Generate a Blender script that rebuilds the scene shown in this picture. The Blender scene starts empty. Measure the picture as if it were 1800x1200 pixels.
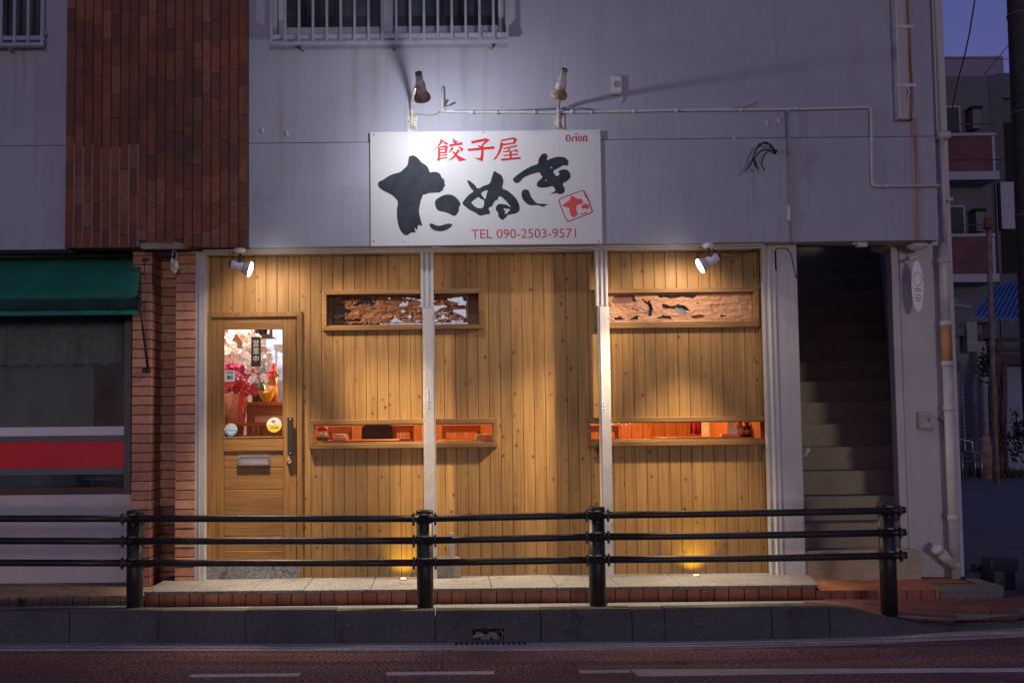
import bpy, bmesh, math, random
from mathutils import Vector, Matrix, noise
R = math.radians
random.seed(7)
C = bpy.context.scene.collection
sc = bpy.context.scene

# ------------------------------------------------------------------ camera, sky, sun, exposure
FPX, CX, CY = 2100.0, 780.0, 600.0           # focal length and optical centre, in photo pixels (1800 x 1200)
CAM = Vector((0.0, -9.58, 1.5))
PITCH, ROLL = math.atan(138.0 / 2100.0), R(0.6)
_F = Vector((0, math.cos(PITCH), math.sin(PITCH)))
_U0 = Vector((0, -math.sin(PITCH), math.cos(PITCH)))
_R0 = Vector((1, 0, 0))
_RT = _R0 * math.cos(ROLL) - _U0 * math.sin(ROLL)
_UP = _R0 * math.sin(ROLL) + _U0 * math.cos(ROLL)
cam_data = bpy.data.cameras.new('camera')
cam = bpy.data.objects.new('camera', cam_data)
C.objects.link(cam)
mw = Matrix.Identity(4)
for i in range(3):
    mw[i][0], mw[i][1], mw[i][2], mw[i][3] = _RT[i], _UP[i], -_F[i], CAM[i]
cam.matrix_world = mw
cam_data.sensor_width = 36.0
cam_data.lens = FPX / 1800.0 * 36.0
cam_data.shift_x = (900.0 - CX) / 1800.0
cam_data.clip_end = 2000.0
cam_data.clip_start = 0.05
sc.camera = cam

SUN_EL, SUN_AZ = R(2.0), R(180 - 7)          # low sun lamp standing in for a street light behind the camera, slightly right
world = bpy.data.worlds.new('World')
sc.world = world
world.use_nodes = True
wn = world.node_tree
wn.nodes.clear()
sky = wn.nodes.new('ShaderNodeTexSky')
sky.sky_type = 'NISHITA'
sky.sun_disc = False
sky.sun_elevation = R(3.0)
sky.dust_density = 0.0
sky.sun_rotation = SUN_AZ
sky.ozone_density = 4.0
tint = wn.nodes.new('ShaderNodeMix'); tint.data_type = 'RGBA'; tint.blend_type = 'MULTIPLY'
tint.inputs[0].default_value = 1.0
tint.inputs[7].default_value = (2.0, 0.69, 0.94, 1)
bg = wn.nodes.new('ShaderNodeBackground'); bg.inputs[1].default_value = 0.12
wo = wn.nodes.new('ShaderNodeOutputWorld')
wn.links.new(sky.outputs[0], tint.inputs[6]); wn.links.new(tint.outputs[2], bg.inputs[0]); wn.links.new(bg.outputs[0], wo.inputs[0])

sun_d = bpy.data.lights.new('sun', 'SUN')
sun_d.energy = 0.27
sun_d.angle = R(6.0)
sun_d.color = (1.0, 0.88, 0.80)
sun = bpy.data.objects.new('sun', sun_d)
C.objects.link(sun)
_sd = Vector((math.sin(SUN_AZ) * math.cos(SUN_EL), math.cos(SUN_AZ) * math.cos(SUN_EL), math.sin(SUN_EL)))   # towards the sun
sun.rotation_euler = _sd.to_track_quat('Z', 'Y').to_euler()
sun.location = _sd * 30

sc.view_settings.view_transform = 'Standard'
sc.view_settings.look = 'None'
sc.view_settings.exposure = 0.35
sc.view_settings.gamma = 1.0


def at(px, py, Y):
    """world point seen at photo pixel (px, py) on the vertical plane at depth Y"""
    d = _RT * ((px - CX) / FPX) - _UP * ((py - CY) / FPX) + _F
    t = (Y - CAM.y) / d.y
    return CAM + d * t
def X(px, py, Y): return at(px, py, Y).x
def Z(px, py, Y): return at(px, py, Y).z
def atz(px, py, z):
    d = _RT * ((px - CX) / FPX) - _UP * ((py - CY) / FPX) + _F
    return CAM + d * ((z - CAM.z) / d.z)
def rect(px0, py0, px1, py1, Y):
    mx, my = (px0 + px1) / 2, (py0 + py1) / 2
    return X(px0, my, Y), X(px1, my, Y), Z(mx, py1, Y), Z(mx, py0, Y)      # x0, x1, z0, z1

# ------------------------------------------------------------------ node helpers
def nd(nt, typ, ins=None, **props):
    n = nt.nodes.new(typ)
    for k, v in props.items(): setattr(n, k, v)
    for k, v in (ins or {}).items():
        s = n.inputs[k]
        if isinstance(v, bpy.types.NodeSocket): nt.links.new(v, s)
        else: s.default_value = v
    return n
def new_mat(name):
    m = bpy.data.materials.new(name); m.use_nodes = True
    nt = m.node_tree; nt.nodes.clear()
    out = nt.nodes.new('ShaderNodeOutputMaterial')
    b = nt.nodes.new('ShaderNodeBsdfPrincipled')
    nt.links.new(b.outputs[0], out.inputs[0])
    return m, nt, b
def c4(c): return (c[0], c[1], c[2], 1)
def mixc(nt, fac, a, b, blend='MIX'):
    n = nt.nodes.new('ShaderNodeMix'); n.data_type = 'RGBA'; n.blend_type = blend
    for i, v in ((0, fac), (6, a), (7, b)):
        if isinstance(v, bpy.types.NodeSocket): nt.links.new(v, n.inputs[i])
        else: n.inputs[i].default_value = c4(v) if isinstance(v, tuple) else v
    return n.outputs[2]
def mth(nt, op, a, b=None, c=None, clamp=False):
    n = nt.nodes.new('ShaderNodeMath'); n.operation = op; n.use_clamp = clamp
    for i, v in enumerate((a, b, c)):
        if v is None: continue
        if isinstance(v, bpy.types.NodeSocket): nt.links.new(v, n.inputs[i])
        else: n.inputs[i].default_value = v
    return n.outputs[0]
def ramp(nt, fac, lo, hi):
    return nd(nt, 'ShaderNodeMapRange', {0: fac, 1: lo, 2: hi, 3: 0.0, 4: 1.0}, interpolation_type='SMOOTHSTEP').outputs[0]
def coords(nt, scale=(1, 1, 1), offset=None):
    tc = nt.nodes.new('ShaderNodeTexCoord')
    mp = nd(nt, 'ShaderNodeMapping', {0: tc.outputs['Object'], 3: scale})
    if offset is not None: nt.links.new(offset, mp.inputs[1])
    return mp.outputs[0]
def nz(nt, vec, scale, detail=3, rough=.55):
    return nd(nt, 'ShaderNodeTexNoise', {'Vector': vec, 'Scale': scale, 'Detail': detail, 'Roughness': rough}).outputs[0]
def bump(nt, b, h, strength=.3, dist=.01):
    n = nd(nt, 'ShaderNodeBump', {'Height': h, 'Strength': strength, 'Distance': dist})
    nt.links.new(n.outputs[0], b.inputs['Normal'])

def plain(name, col, rough=.5, metal=0.0, var=.18, scale=14.0, bmp=.0, spec=.5):
    """a solid colour with mild mottling"""
    m, nt, b = new_mat(name)
    v = nz(nt, coords(nt), scale, 4)
    b.inputs['Base Color'].default_value = c4(col)
    nt.links.new(mixc(nt, ramp(nt, v, .3, .7), tuple(x * (1 - var) for x in col), tuple(min(1, x * (1 + var)) for x in col)), b.inputs['Base Color'])
    b.inputs['Roughness'].default_value = rough
    b.inputs['Metallic'].default_value = metal
    b.inputs['Specular IOR Level'].default_value = spec
    if bmp: bump(nt, b, nz(nt, coords(nt), scale * 6, 4), bmp, .004)
    return m
def emit(name, col, strength):
    m = bpy.data.materials.new(name); m.use_nodes = True
    nt = m.node_tree; nt.nodes.clear()
    e = nd(nt, 'ShaderNodeEmission', {0: c4(col), 1: strength}); o = nt.nodes.new('ShaderNodeOutputMaterial')
    nt.links.new(e.outputs[0], o.inputs[0])
    return m
def glass(name, refl=.07, tintc=(1, 1, 1), rough=.02, dust=0):
    m = bpy.data.materials.new(name); m.use_nodes = True
    nt = m.node_tree; nt.nodes.clear()
    t = nd(nt, 'ShaderNodeBsdfTransparent', {0: c4(tintc)})
    g = nd(nt, 'ShaderNodeBsdfGlossy', {0: (1, 1, 1, 1), 1: rough})
    lw = nd(nt, 'ShaderNodeFresnel', {0: 1.5})
    f = mth(nt, 'ADD', mth(nt, 'MULTIPLY', lw.outputs[0], .8), refl - .03, clamp=True) if refl > .04 else mth(nt, 'MULTIPLY', lw.outputs[0], refl * 8)
    mx = nd(nt, 'ShaderNodeMixShader', {0: f, 1: t.outputs[0], 2: g.outputs[0]})
    if dust:  # patchy pale haze painted into the pane as a diffuse veil
        df = nd(nt, 'ShaderNodeBsdfDiffuse', {0: (.40, .47, .49, 1)})
        dn = mth(nt, 'MULTIPLY', ramp(nt, nz(nt, coords(nt, (1, 1, .6)), 2.2, 5), .25, .75), dust)
        mx = nd(nt, 'ShaderNodeMixShader', {0: dn, 1: mx.outputs[0], 2: df.outputs[0]})
    o = nt.nodes.new('ShaderNodeOutputMaterial'); nt.links.new(mx.outputs[0], o.inputs[0])
    return m

def crack_mask(nt, co, scale, width, keep):
    wv = nd(nt, 'ShaderNodeTexNoise', {'Vector': co, 'Scale': scale * 3.5, 'Detail': 5.0, 'Roughness': .65})
    warp = nd(nt, 'ShaderNodeVectorMath', {0: wv.outputs['Color'], 1: (.42 / scale, .42 / scale, .42 / scale)}, operation='MULTIPLY')
    v = nd(nt, 'ShaderNodeVectorMath', {0: co, 1: warp.outputs[0]}, operation='ADD')
    vo = nd(nt, 'ShaderNodeTexVoronoi', {'Vector': v.outputs[0], 'Scale': scale}, feature='DISTANCE_TO_EDGE')
    c = nd(nt, 'ShaderNodeMapRange', {0: vo.outputs['Distance'], 1: width, 2: width * .25, 3: 0.0, 4: 1.0}, interpolation_type='SMOOTHSTEP').outputs[0]
    return mth(nt, 'MULTIPLY', c, ramp(nt, nz(nt, co, scale * 1.3, 3), keep, keep + .08))
def chipped_paint(name, base, chip, rough):
    m, nt, b = new_mat(name)
    co = coords(nt)
    ch = ramp(nt, nz(nt, co, 55, 5, .7), .66, .70)
    du = ramp(nt, nz(nt, co, 7, 4, .6), .45, .75)
    col = mixc(nt, mth(nt, 'MULTIPLY', du, .5), base, tuple(x * 2.6 + .006 for x in base))
    col = mixc(nt, mth(nt, 'MULTIPLY', ch, .75), col, chip)
    nt.links.new(col, b.inputs['Base Color'])
    nt.links.new(mth(nt, 'MULTIPLY_ADD', du, .2, rough), b.inputs['Roughness'])
    bump(nt, b, nz(nt, co, 40, 4), .12, .003)
    return m

def painted_wall(name, base, stains=(), dirt=.5, rough=.62):
    """painted concrete: soft mottling, vertical rain streaks, fine orange-peel, rust runs (x, half width, z top, z bottom, strength, colour)"""
    m, nt, b = new_mat(name)
    co = coords(nt)
    big = nz(nt, co, 1.3, 5, .6)
    st = nz(nt, coords(nt, (9, 9, .35)), 1.6, 5, .65)
    sp = nz(nt, co, 38, 3)
    d1 = mth(nt, 'MULTIPLY', ramp(nt, st, .48, .78), dirt)
    col = mixc(nt, ramp(nt, big, .3, .72), tuple(x * .90 for x in base), base)
    col = mixc(nt, d1, col, (base[0] * .56, base[1] * .53, base[2] * .47))
    col = mixc(nt, mth(nt, 'MULTIPLY', ramp(nt, sp, .66, .74), .30), col, (base[0] * .5, base[1] * .48, base[2] * .45))
    if stains and len(stains) > 6:
        col = mixc(nt, mth(nt, 'MULTIPLY', crack_mask(nt, co, .75, .006, .56), .22), col, tuple(x * .35 for x in base))
        pt = nz(nt, coords(nt, (.5, .5, 1.1)), 1.0, 2)
        col = mixc(nt, mth(nt, 'MULTIPLY', ramp(nt, pt, .56, .60), .12), col, tuple(min(1, x * 1.3) for x in base))
    if stains:
        sx = nd(nt, 'ShaderNodeSeparateXYZ', {0: co})
        wob = mth(nt, 'MULTIPLY', mth(nt, 'SUBTRACT', nz(nt, coords(nt, (1, 1, 1)), 2.2, 3), .5), .05)
        gr = nz(nt, coords(nt, (70, 70, 1.2)), 1.0, 3)
        for (x0, w, zt, zb, s, cc) in stains:
            dx = mth(nt, 'ABSOLUTE', mth(nt, 'SUBTRACT', mth(nt, 'ADD', sx.outputs[0], wob), x0))
            a = nd(nt, 'ShaderNodeMapRange', {0: dx, 1: w, 2: 0.0, 3: 0.0, 4: 1.0}, interpolation_type='SMOOTHSTEP').outputs[0]
            z1 = ramp(nt, sx.outputs[2], zb, zb + (zt - zb) * .75)
            z2 = nd(nt, 'ShaderNodeMapRange', {0: sx.outputs[2], 1: zt + .02, 2: zt - .01, 3: 0.0, 4: 1.0}).outputs[0]
            f = mth(nt, 'MULTIPLY', mth(nt, 'MULTIPLY', a, z1), z2)
            f = mth(nt, 'MULTIPLY', f, mth(nt, 'MULTIPLY', ramp(nt, gr, .25, .7), s))
            col = mixc(nt, f, col, cc)
    nt.links.new(col, b.inputs['Base Color'])
    b.inputs['Roughness'].default_value = rough
    b.inputs['Specular IOR Level'].default_value = .35
    h = mth(nt, 'ADD', nz(nt, co, 60, 3), mth(nt, 'MULTIPLY', nz(nt, coords(nt, (40, 40, 3)), 1.2, 2), .8))
    h = mth(nt, 'ADD', h, mth(nt, 'MULTIPLY', nz(nt, co, 6, 3), 1.5))
    bump(nt, b, h, .32, .008)
    return m

def timber(name, base, dark, knots=True, weather=.4, rough=.55, vert=True, grain=1.0, tintv=.22):
    m, nt, b = new_mat(name)
    geo = nt.nodes.new('ShaderNodeNewGeometry')
    r = geo.outputs['Random Per Island']
    off = nd(nt, 'ShaderNodeCombineXYZ', {0: mth(nt, 'MULTIPLY', r, 37.3), 1: mth(nt, 'MULTIPLY', r, 11.1), 2: mth(nt, 'MULTIPLY', r, 53.7)}).outputs[0]
    sc1 = (55, 55, 2.2) if vert else (2.2, 55, 55)
    g = nz(nt, coords(nt, sc1, off), 1.0, 5, .6)
    sc2 = (9, 9, .8) if vert else (.8, 9, 9)
    g2 = nz(nt, coords(nt, sc2, off), 1.0, 3)
    col = mixc(nt, mth(nt, 'MULTIPLY', ramp(nt, g, .35, .7), grain), base, dark)
    col = mixc(nt, mth(nt, 'MULTIPLY', ramp(nt, g2, .4, .75), .35), col, tuple(x * .75 for x in dark))
    if knots:
        sx = nd(nt, 'ShaderNodeSeparateXYZ', {0: coords(nt, (1, 1, 1), off)})
        v2 = nd(nt, 'ShaderNodeCombineXYZ', {0: sx.outputs[0], 1: mth(nt, 'MULTIPLY', sx.outputs[2], .8)}).outputs[0]
        vo = nd(nt, 'ShaderNodeTexVoronoi', {'Vector': v2, 'Scale': 8.5}, voronoi_dimensions='2D')
        pick = nd(nt, 'ShaderNodeSeparateColor', {0: vo.outputs['Color']})
        size = mth(nt, 'MULTIPLY_ADD', pick.outputs[1], .075, .04)
        k = nd(nt, 'ShaderNodeMapRange', {0: vo.outputs['Distance'], 1: size, 2: mth(nt, 'MULTIPLY', size, .45), 3: 0.0, 4: 1.0}, interpolation_type='SMOOTHSTEP').outputs[0]
        k = mth(nt, 'MULTIPLY', k, mth(nt, 'GREATER_THAN', pick.outputs[0], .66))
        halo = nd(nt, 'ShaderNodeMapRange', {0: vo.outputs['Distance'], 1: .22, 2: .06, 3: 0.0, 4: .35}, interpolation_type='SMOOTHSTEP').outputs[0]
        halo = mth(nt, 'MULTIPLY', halo, mth(nt, 'GREATER_THAN', pick.outputs[0], .66))
        col = mixc(nt, halo, col, tuple(x * .8 for x in dark))
        col = mixc(nt, mth(nt, 'MULTIPLY', k, .85), col, (.055, .026, .012))
    if weather:
        w = nz(nt, coords(nt, (1.6, 1.6, .55), off), 1.2, 5, .65)
        col = mixc(nt, mth(nt, 'MULTIPLY', ramp(nt, w, .5, .8), weather), col, (.12, .095, .055))
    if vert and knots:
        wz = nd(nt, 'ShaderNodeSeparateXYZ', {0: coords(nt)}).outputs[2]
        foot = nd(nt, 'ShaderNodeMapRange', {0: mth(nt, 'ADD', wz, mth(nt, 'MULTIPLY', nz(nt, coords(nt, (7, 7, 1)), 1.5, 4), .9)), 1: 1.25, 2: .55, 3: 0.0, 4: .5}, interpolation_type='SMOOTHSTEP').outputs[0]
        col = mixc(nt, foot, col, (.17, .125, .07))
    val = mth(nt, 'MULTIPLY_ADD', r, tintv, 1 - tintv / 2)
    hs = nd(nt, 'ShaderNodeHueSaturation', {'Value': val, 'Color': col})
    nt.links.new(hs.outputs[0], b.inputs['Base Color'])
    b.inputs['Roughness'].default_value = rough
    b.inputs['Specular IOR Level'].default_value = .3
    bump(nt, b, g, .25, .004)
    return m

def brick_mat(name, cols, rough=.8, soot=.4):
    m, nt, b = new_mat(name)
    geo = nt.nodes.new('ShaderNodeNewGeometry')
    r = geo.outputs['Random Per Island']
    cr = nt.nodes.new('ShaderNodeValToRGB')
    cr.color_ramp.interpolation = 'CONSTANT'
    e = cr.color_ramp.elements
    e[0].color = c4(cols[0]); e[0].position = 0
    e[1].color = c4(cols[1]); e[1].position = 1 / len(cols)
    for i in range(2, len(cols)):
        x = e.new(i / len(cols)); x.color = c4(cols[i])
    nt.links.new(r, cr.inputs[0])
    co = coords(nt)
    s = nz(nt, co, 26, 5, .65)
    col = mixc(nt, mth(nt, 'MULTIPLY', ramp(nt, s, .35, .75), .55), cr.outputs[0], (cols[0][0] * .45, cols[0][1] * .5, cols[0][2] * .6))
    l = mth(nt, 'ADD', mth(nt, 'MULTIPLY', nz(nt, co, 1.7, 4), .5), mth(nt, 'MULTIPLY', nz(nt, coords(nt, (5, 5, .5)), 1.6, 5), .5))
    col = mixc(nt, mth(nt, 'MULTIPLY', ramp(nt, l, .42, .66), soot), col, (.05, .035, .032))
    nt.links.new(col, b.inputs['Base Color'])
    b.inputs['Roughness'].default_value = rough
    bump(nt, b, s, .5, .006)
    return m

def ground_mat(name, base, grit=.5, scale=120, patch=.3, rough=.9, second=None, cracks=0):
    m, nt, b = new_mat(name)
    co = coords(nt)
    f = nz(nt, co, scale, 3, .7)
    g = nz(nt, co, 1.1, 5, .6)
    h = nz(nt, coords(nt, (.6, 3, 1)), 1.7, 5, .6)
    col = mixc(nt, ramp(nt, f, .35, .7), tuple(x * (1 - grit) for x in base), tuple(x * (1 + grit) for x in base))
    col = mixc(nt, mth(nt, 'MULTIPLY', ramp(nt, g, .4, .7), patch), col, second or tuple(x * .45 for x in base))
    col = mixc(nt, mth(nt, 'MULTIPLY', ramp(nt, h, .5, .75), patch * .8), col, tuple(x * .6 for x in base))
    if cracks:
        col = mixc(nt, mth(nt, 'MULTIPLY', crack_mask(nt, co, cracks, .018, .47), .7), col, tuple(x * .3 for x in base))
        sp = nz(nt, co, 45, 2)
        col = mixc(nt, mth(nt, 'MULTIPLY', ramp(nt, sp, .70, .74), .5), col, tuple(min(1, x * 2.2 + .03) for x in base))
    nt.links.new(col, b.inputs['Base Color'])
    b.inputs['Roughness'].default_value = rough
    b.inputs['Specular IOR Level'].default_value = .25
    bump(nt, b, mth(nt, 'ADD', f, mth(nt, 'MULTIPLY', nz(nt, co, 14, 4), 1.5)), .55, .006)
    return m

# ------------------------------------------------------------------ mesh collector
class MB:
    def __init__(s): s.v = []; s.f = []; s.sm = []
    def add(s, vs, fs, smooth=False):
        o = len(s.v)
        s.v += [tuple(v) for v in vs]
        for f in fs: s.f.append([o + i for i in f]); s.sm.append(smooth)
        return s
    def box(s, x0, x1, y0, y1, z0, z1):
        if x0 > x1: x0, x1 = x1, x0
        if y0 > y1: y0, y1 = y1, y0
        if z0 > z1: z0, z1 = z1, z0
        return s.add([(x0, y0, z0), (x1, y0, z0), (x1, y1, z0), (x0, y1, z0), (x0, y0, z1), (x1, y0, z1), (x1, y1, z1), (x0, y1, z1)],
                     [(0, 3, 2, 1), (4, 5, 6, 7), (0, 1, 5, 4), (1, 2, 6, 5), (2, 3, 7, 6), (3, 0, 4, 7)])
    def obox(s, c, ax, ay, az):
        """box from a centre and three half axes"""
        c, ax, ay, az = Vector(c), Vector(ax), Vector(ay), Vector(az)
        vs = [c + ax * i + ay * j + az * k for k in (-1, 1) for j in (-1, 1) for i in (-1, 1)]
        return s.add(vs, [(0, 2, 3, 1), (4, 5, 7, 6), (0, 1, 5, 4), (1, 3, 7, 5), (3, 2, 6, 7), (2, 0, 4, 6)])
    def tube(s, pts, rad, n=10, cap=True, smooth=True):
        pts = [Vector(p) for p in pts]
        rads = rad if isinstance(rad, (list, tuple)) else [rad] * len(pts)
        o = len(s.v); prev = None
        for i, p in enumerate(pts):
            d = (pts[min(i + 1, len(pts) - 1)] - pts[max(i - 1, 0)])
            d = d.normalized() if d.length > 1e-9 else Vector((0, 0, 1))
            a = prev if prev is not None else (Vector((0, 0, 1)) if abs(d.z) < .9 else Vector((1, 0, 0)))
            u = (a - d * a.dot(d))
            if u.length < 1e-6: u = d.orthogonal()
            u.normalize(); w = d.cross(u); prev = u
            for k in range(n):
                t = 2 * math.pi * k / n
                s.v.append(tuple(p + (u * math.cos(t) + w * math.sin(t)) * rads[i]))
        for i in range(len(pts) - 1):
            for k in range(n):
                a = o + i * n + k; b = o + i * n + (k + 1) % n
                s.f.append([a, b, b + n, a + n]); s.sm.append(smooth)
        if cap:
            s.f.append([o + k for k in range(n)][::-1]); s.sm.append(False)
            e = o + (len(pts) - 1) * n
            s.f.append([e + k for k in range(n)]); s.sm.append(False)
        return s
    def lathe(s, base, axis, prof, n=18, smooth=True):
        """profile of (distance along axis, radius)"""
        ax = Vector(axis).normalized(); base = Vector(base)
        return s._rings([(base + ax * h, r) for h, r in prof], ax, n, smooth)
    def _rings(s, rings, ax, n, smooth):
        u = ax.orthogonal().normalized(); w = ax.cross(u); o = len(s.v)
        for p, r in rings:
            for k in range(n):
                t = 2 * math.pi * k / n
                s.v.append(tuple(p + (u * math.cos(t) + w * math.sin(t)) * max(r, 1e-4)))
        for i in range(len(rings) - 1):
            for k in range(n):
                a = o + i * n + k; b = o + i * n + (k + 1) % n
                s.f.append([a, b, b + n, a + n]); s.sm.append(smooth)
        s.f.append([o + k for k in range(n)][::-1]); s.sm.append(False)
        e = o + (len(rings) - 1) * n
        s.f.append([e + k for k in range(n)]); s.sm.append(False)
        return s
    def prism(s, poly, y0, y1):
        """polygon of (x, z) pushed from y0 to y1"""
        n = len(poly)
        vs = [(p[0], y0, p[1]) for p in poly] + [(p[0], y1, p[1]) for p in poly]
        return s.add(vs, [list(range(n)), list(range(n, 2 * n))[::-1]] + [[i, i + n, (i + 1) % n + n, (i + 1) % n] for i in range(n)])
    def slab(s, poly, z0, z1):
        """polygon of (x, y) pushed from z0 to z1"""
        n = len(poly)
        vs = [(p[0], p[1], z0) for p in poly] + [(p[0], p[1], z1) for p in poly]
        return s.add(vs, [list(range(n))[::-1], list(range(n, 2 * n))] + [[i, (i + 1) % n, (i + 1) % n + n, i + n] for i in range(n)])
    def ball(s, c, r, n=12, m=8, sq=(1, 1, 1)):
        c = Vector(c); o = len(s.v)
        for j in range(m + 1):
            ph = math.pi * j / m
            for k in range(n):
                t = 2 * math.pi * k / n
                s.v.append((c.x + r * sq[0] * math.sin(ph) * math.cos(t), c.y + r * sq[1] * math.sin(ph) * math.sin(t), c.z + r * sq[2] * math.cos(ph)))
        for j in range(m):
            for k in range(n):
                a = o + j * n + k; b = o + j * n + (k + 1) % n
                s.f.append([a, b, b + n, a + n]); s.sm.append(True)
        return s
    def frame(s, x0, x1, z0, z1, w, y0, y1):
        """four mitred bars round an opening (outer size given)"""
        o = [(x0, z0), (x1, z0), (x1, z1), (x0, z1)]
        i = [(x0 + w, z0 + w), (x1 - w, z0 + w), (x1 - w, z1 - w), (x0 + w, z1 - w)]
        for k in range(4):
            j = (k + 1) % 4
            s.prism([o[k], o[j], i[j], i[k]], y0, y1)
        return s
    def each(s, name, mat, parent, bevel=0.0):
        """one object per separate piece"""
        up = list(range(len(s.v)))
        def find(i):
            while up[i] != i: up[i] = up[up[i]]; i = up[i]
            return i
        for f in s.f:
            r0 = find(f[0])
            for i in f[1:]: up[find(i)] = r0
        groups = {}
        for f, sm in zip(s.f, s.sm): groups.setdefault(find(f[0]), []).append((f, sm))
        res = []
        for g in groups.values():
            ids = sorted({i for f, _ in g for i in f}); mp = {i: k for k, i in enumerate(ids)}
            b = MB(); b.v = [s.v[i] for i in ids]; b.f = [[mp[i] for i in f] for f, _ in g]; b.sm = [sm for _, sm in g]
            res.append(b.build(name, mat, parent, bevel))
        return res
    def build(s, name, mat, parent=None, bevel=0.0, seg=2, label=None, origin=None):
        me = bpy.data.meshes.new(name)
        org = Vector(origin) if origin is not None else (parent_loc(parent) if parent is not None else Vector((0, 0, 0)))
        me.from_pydata([tuple(Vector(v) - org) for v in s.v], [], s.f)
        me.polygons.foreach_set('use_smooth', s.sm)
        bm = bmesh.new(); bm.from_mesh(me)
        bmesh.ops.recalc_face_normals(bm, faces=bm.faces)
        bm.to_mesh(me); bm.free()
        me.validate(); me.update()
        me.materials.append(mat)
        o = bpy.data.objects.new(name, me); C.objects.link(o)
        if parent is not None: o.parent = parent
        else: o.location = org
        if bevel:
            md = o.modifiers.new('Bevel', 'BEVEL'); md.width = bevel; md.segments = seg; md.limit_method = 'ANGLE'; md.angle_limit = R(40)
        if label: o['label'] = label
        return o
def parent_loc(p):
    v = Vector((0, 0, 0))
    while p is not None: v += p.location; p = p.parent
    return v
def thing(name, label, cat, loc=(0, 0, 0), group=None):
    o = bpy.data.objects.new(name, None); C.objects.link(o)
    o.location = loc; o.empty_display_size = .1
    o['label'] = label; o['category'] = cat
    if group: o['group'] = group
    return o
def tag(o, label, cat, group=None, kind=None):
    if label: o['label'] = label
    if cat: o['category'] = cat
    if group: o['group'] = group
    if kind: o['kind'] = kind
    return o
def struct(o): o['kind'] = 'structure'; return o
def copy_thing(root, loc, label):
    r = root.copy(); C.objects.link(r); r.location = loc; r['label'] = label
    for ch in root.children:
        c = ch.copy(); C.objects.link(c); c.parent = r
        for g in ch.children:
            d = g.copy(); C.objects.link(d); d.parent = c
    return r
def smooth_loop(pts, n=4):
    out = []; L = len(pts)
    for i in range(L):
        p0, p1, p2, p3 = (Vector(pts[(i + k - 1) % L]) for k in range(4))
        # keep sharp corners sharp
        for k in range(n):
            t = k / n
            a = (p1 * 2 + (p2 - p0) * t + (p0 * 2 - p1 * 5 + p2 * 4 - p3) * t * t + (p1 * 3 - p0 - p2 * 3 + p3) * t ** 3) * .5
            out.append((a.x, a.y))
    return out
def flat_shapes(name, loops, y, depth, mat, parent):
    """outlines in wall x/z (outer loops and holes together) filled and given thickness towards the street"""
    cu = bpy.data.curves.new(name, 'CURVE'); cu.dimensions = '2D'; cu.fill_mode = 'BOTH'; cu.extrude = depth / 2
    for lp in loops:
        sp = cu.splines.new('POLY'); sp.points.add(len(lp) - 1)
        for i, p in enumerate(lp): sp.points[i].co = (p[0], p[1], 0, 1)
        sp.use_cyclic_u = True
    return curve_mesh(name, cu, Vector((0, y - depth / 2, 0)), mat, parent)
def curve_mesh(name, cu, loc, mat, parent):
    tmp = bpy.data.objects.new(name + '_tmp', cu); C.objects.link(tmp)
    dg = bpy.context.evaluated_depsgraph_get()
    me = bpy.data.meshes.new_from_object(tmp.evaluated_get(dg))
    bpy.data.objects.remove(tmp, do_unlink=True)
    rot = Matrix.Rotation(R(90), 4, 'X')
    me.transform(Matrix.Translation(loc - parent_loc(parent)) @ rot)
    me.name = name
    me.materials.clear(); me.materials.append(mat)
    o = bpy.data.objects.new(name, me); C.objects.link(o); o.parent = parent
    return o
def text_mesh(name, body, x, y, z, width, height, mat, parent, depth=.002, bold=0.0, line=1.0):
    cu = bpy.data.curves.new(name, 'FONT'); cu.body = body; cu.size = 1; cu.extrude = .0; cu.offset = bold; cu.space_line = line
    tmp = bpy.data.objects.new(name + '_tmp', cu); C.objects.link(tmp)
    dg = bpy.context.evaluated_depsgraph_get()
    me = bpy.data.meshes.new_from_object(tmp.evaluated_get(dg))
    bpy.data.objects.remove(tmp, do_unlink=True)
    xs = [v.co.x for v in me.vertices]; ys = [v.co.y for v in me.vertices]
    sx = width / (max(xs) - min(xs)); sy = height / (max(ys) - min(ys))
    pl = parent_loc(parent)
    for v in me.vertices:
        v.co = Vector(((v.co.x - min(xs)) * sx + x, y, (v.co.y - min(ys)) * sy + z)) - pl
    bm = bmesh.new(); bm.from_mesh(me)
    ret = bmesh.ops.extrude_face_region(bm, geom=bm.faces[:])
    for e in ret['geom']:
        if isinstance(e, bmesh.types.BMVert): e.co.y -= depth
    bmesh.ops.recalc_face_normals(bm, faces=bm.faces)
    bm.to_mesh(me); bm.free()
    me.materials.clear(); me.materials.append(mat); me.name = name
    o = bpy.data.objects.new(name, me); C.objects.link(o); o.parent = parent
    return o
def arc(p, q, r, n=6): pass
def spot(name, loc, target, power, col, size=150, blend=1.0, rad=.03, parent=None):
    d = bpy.data.lights.new(name, 'SPOT'); d.energy = power; d.color = col; d.spot_size = R(size); d.spot_blend = blend; d.shadow_soft_size = rad
    o = bpy.data.objects.new(name, d); C.objects.link(o)
    o.location = Vector(loc) - (parent_loc(parent) if parent else Vector((0, 0, 0)))
    o.rotation_euler = (Vector(loc) - Vector(target)).to_track_quat('Z', 'Y').to_euler()
    if parent: o.parent = parent
    return o
def point(name, loc, power, col, rad=.05, parent=None):
    d = bpy.data.lights.new(name, 'POINT'); d.energy = power; d.color = col; d.shadow_soft_size = rad
    o = bpy.data.objects.new(name, d); C.objects.link(o)
    o.location = Vector(loc) - (parent_loc(parent) if parent else Vector((0, 0, 0)))
    if parent: o.parent = parent
    return o

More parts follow.
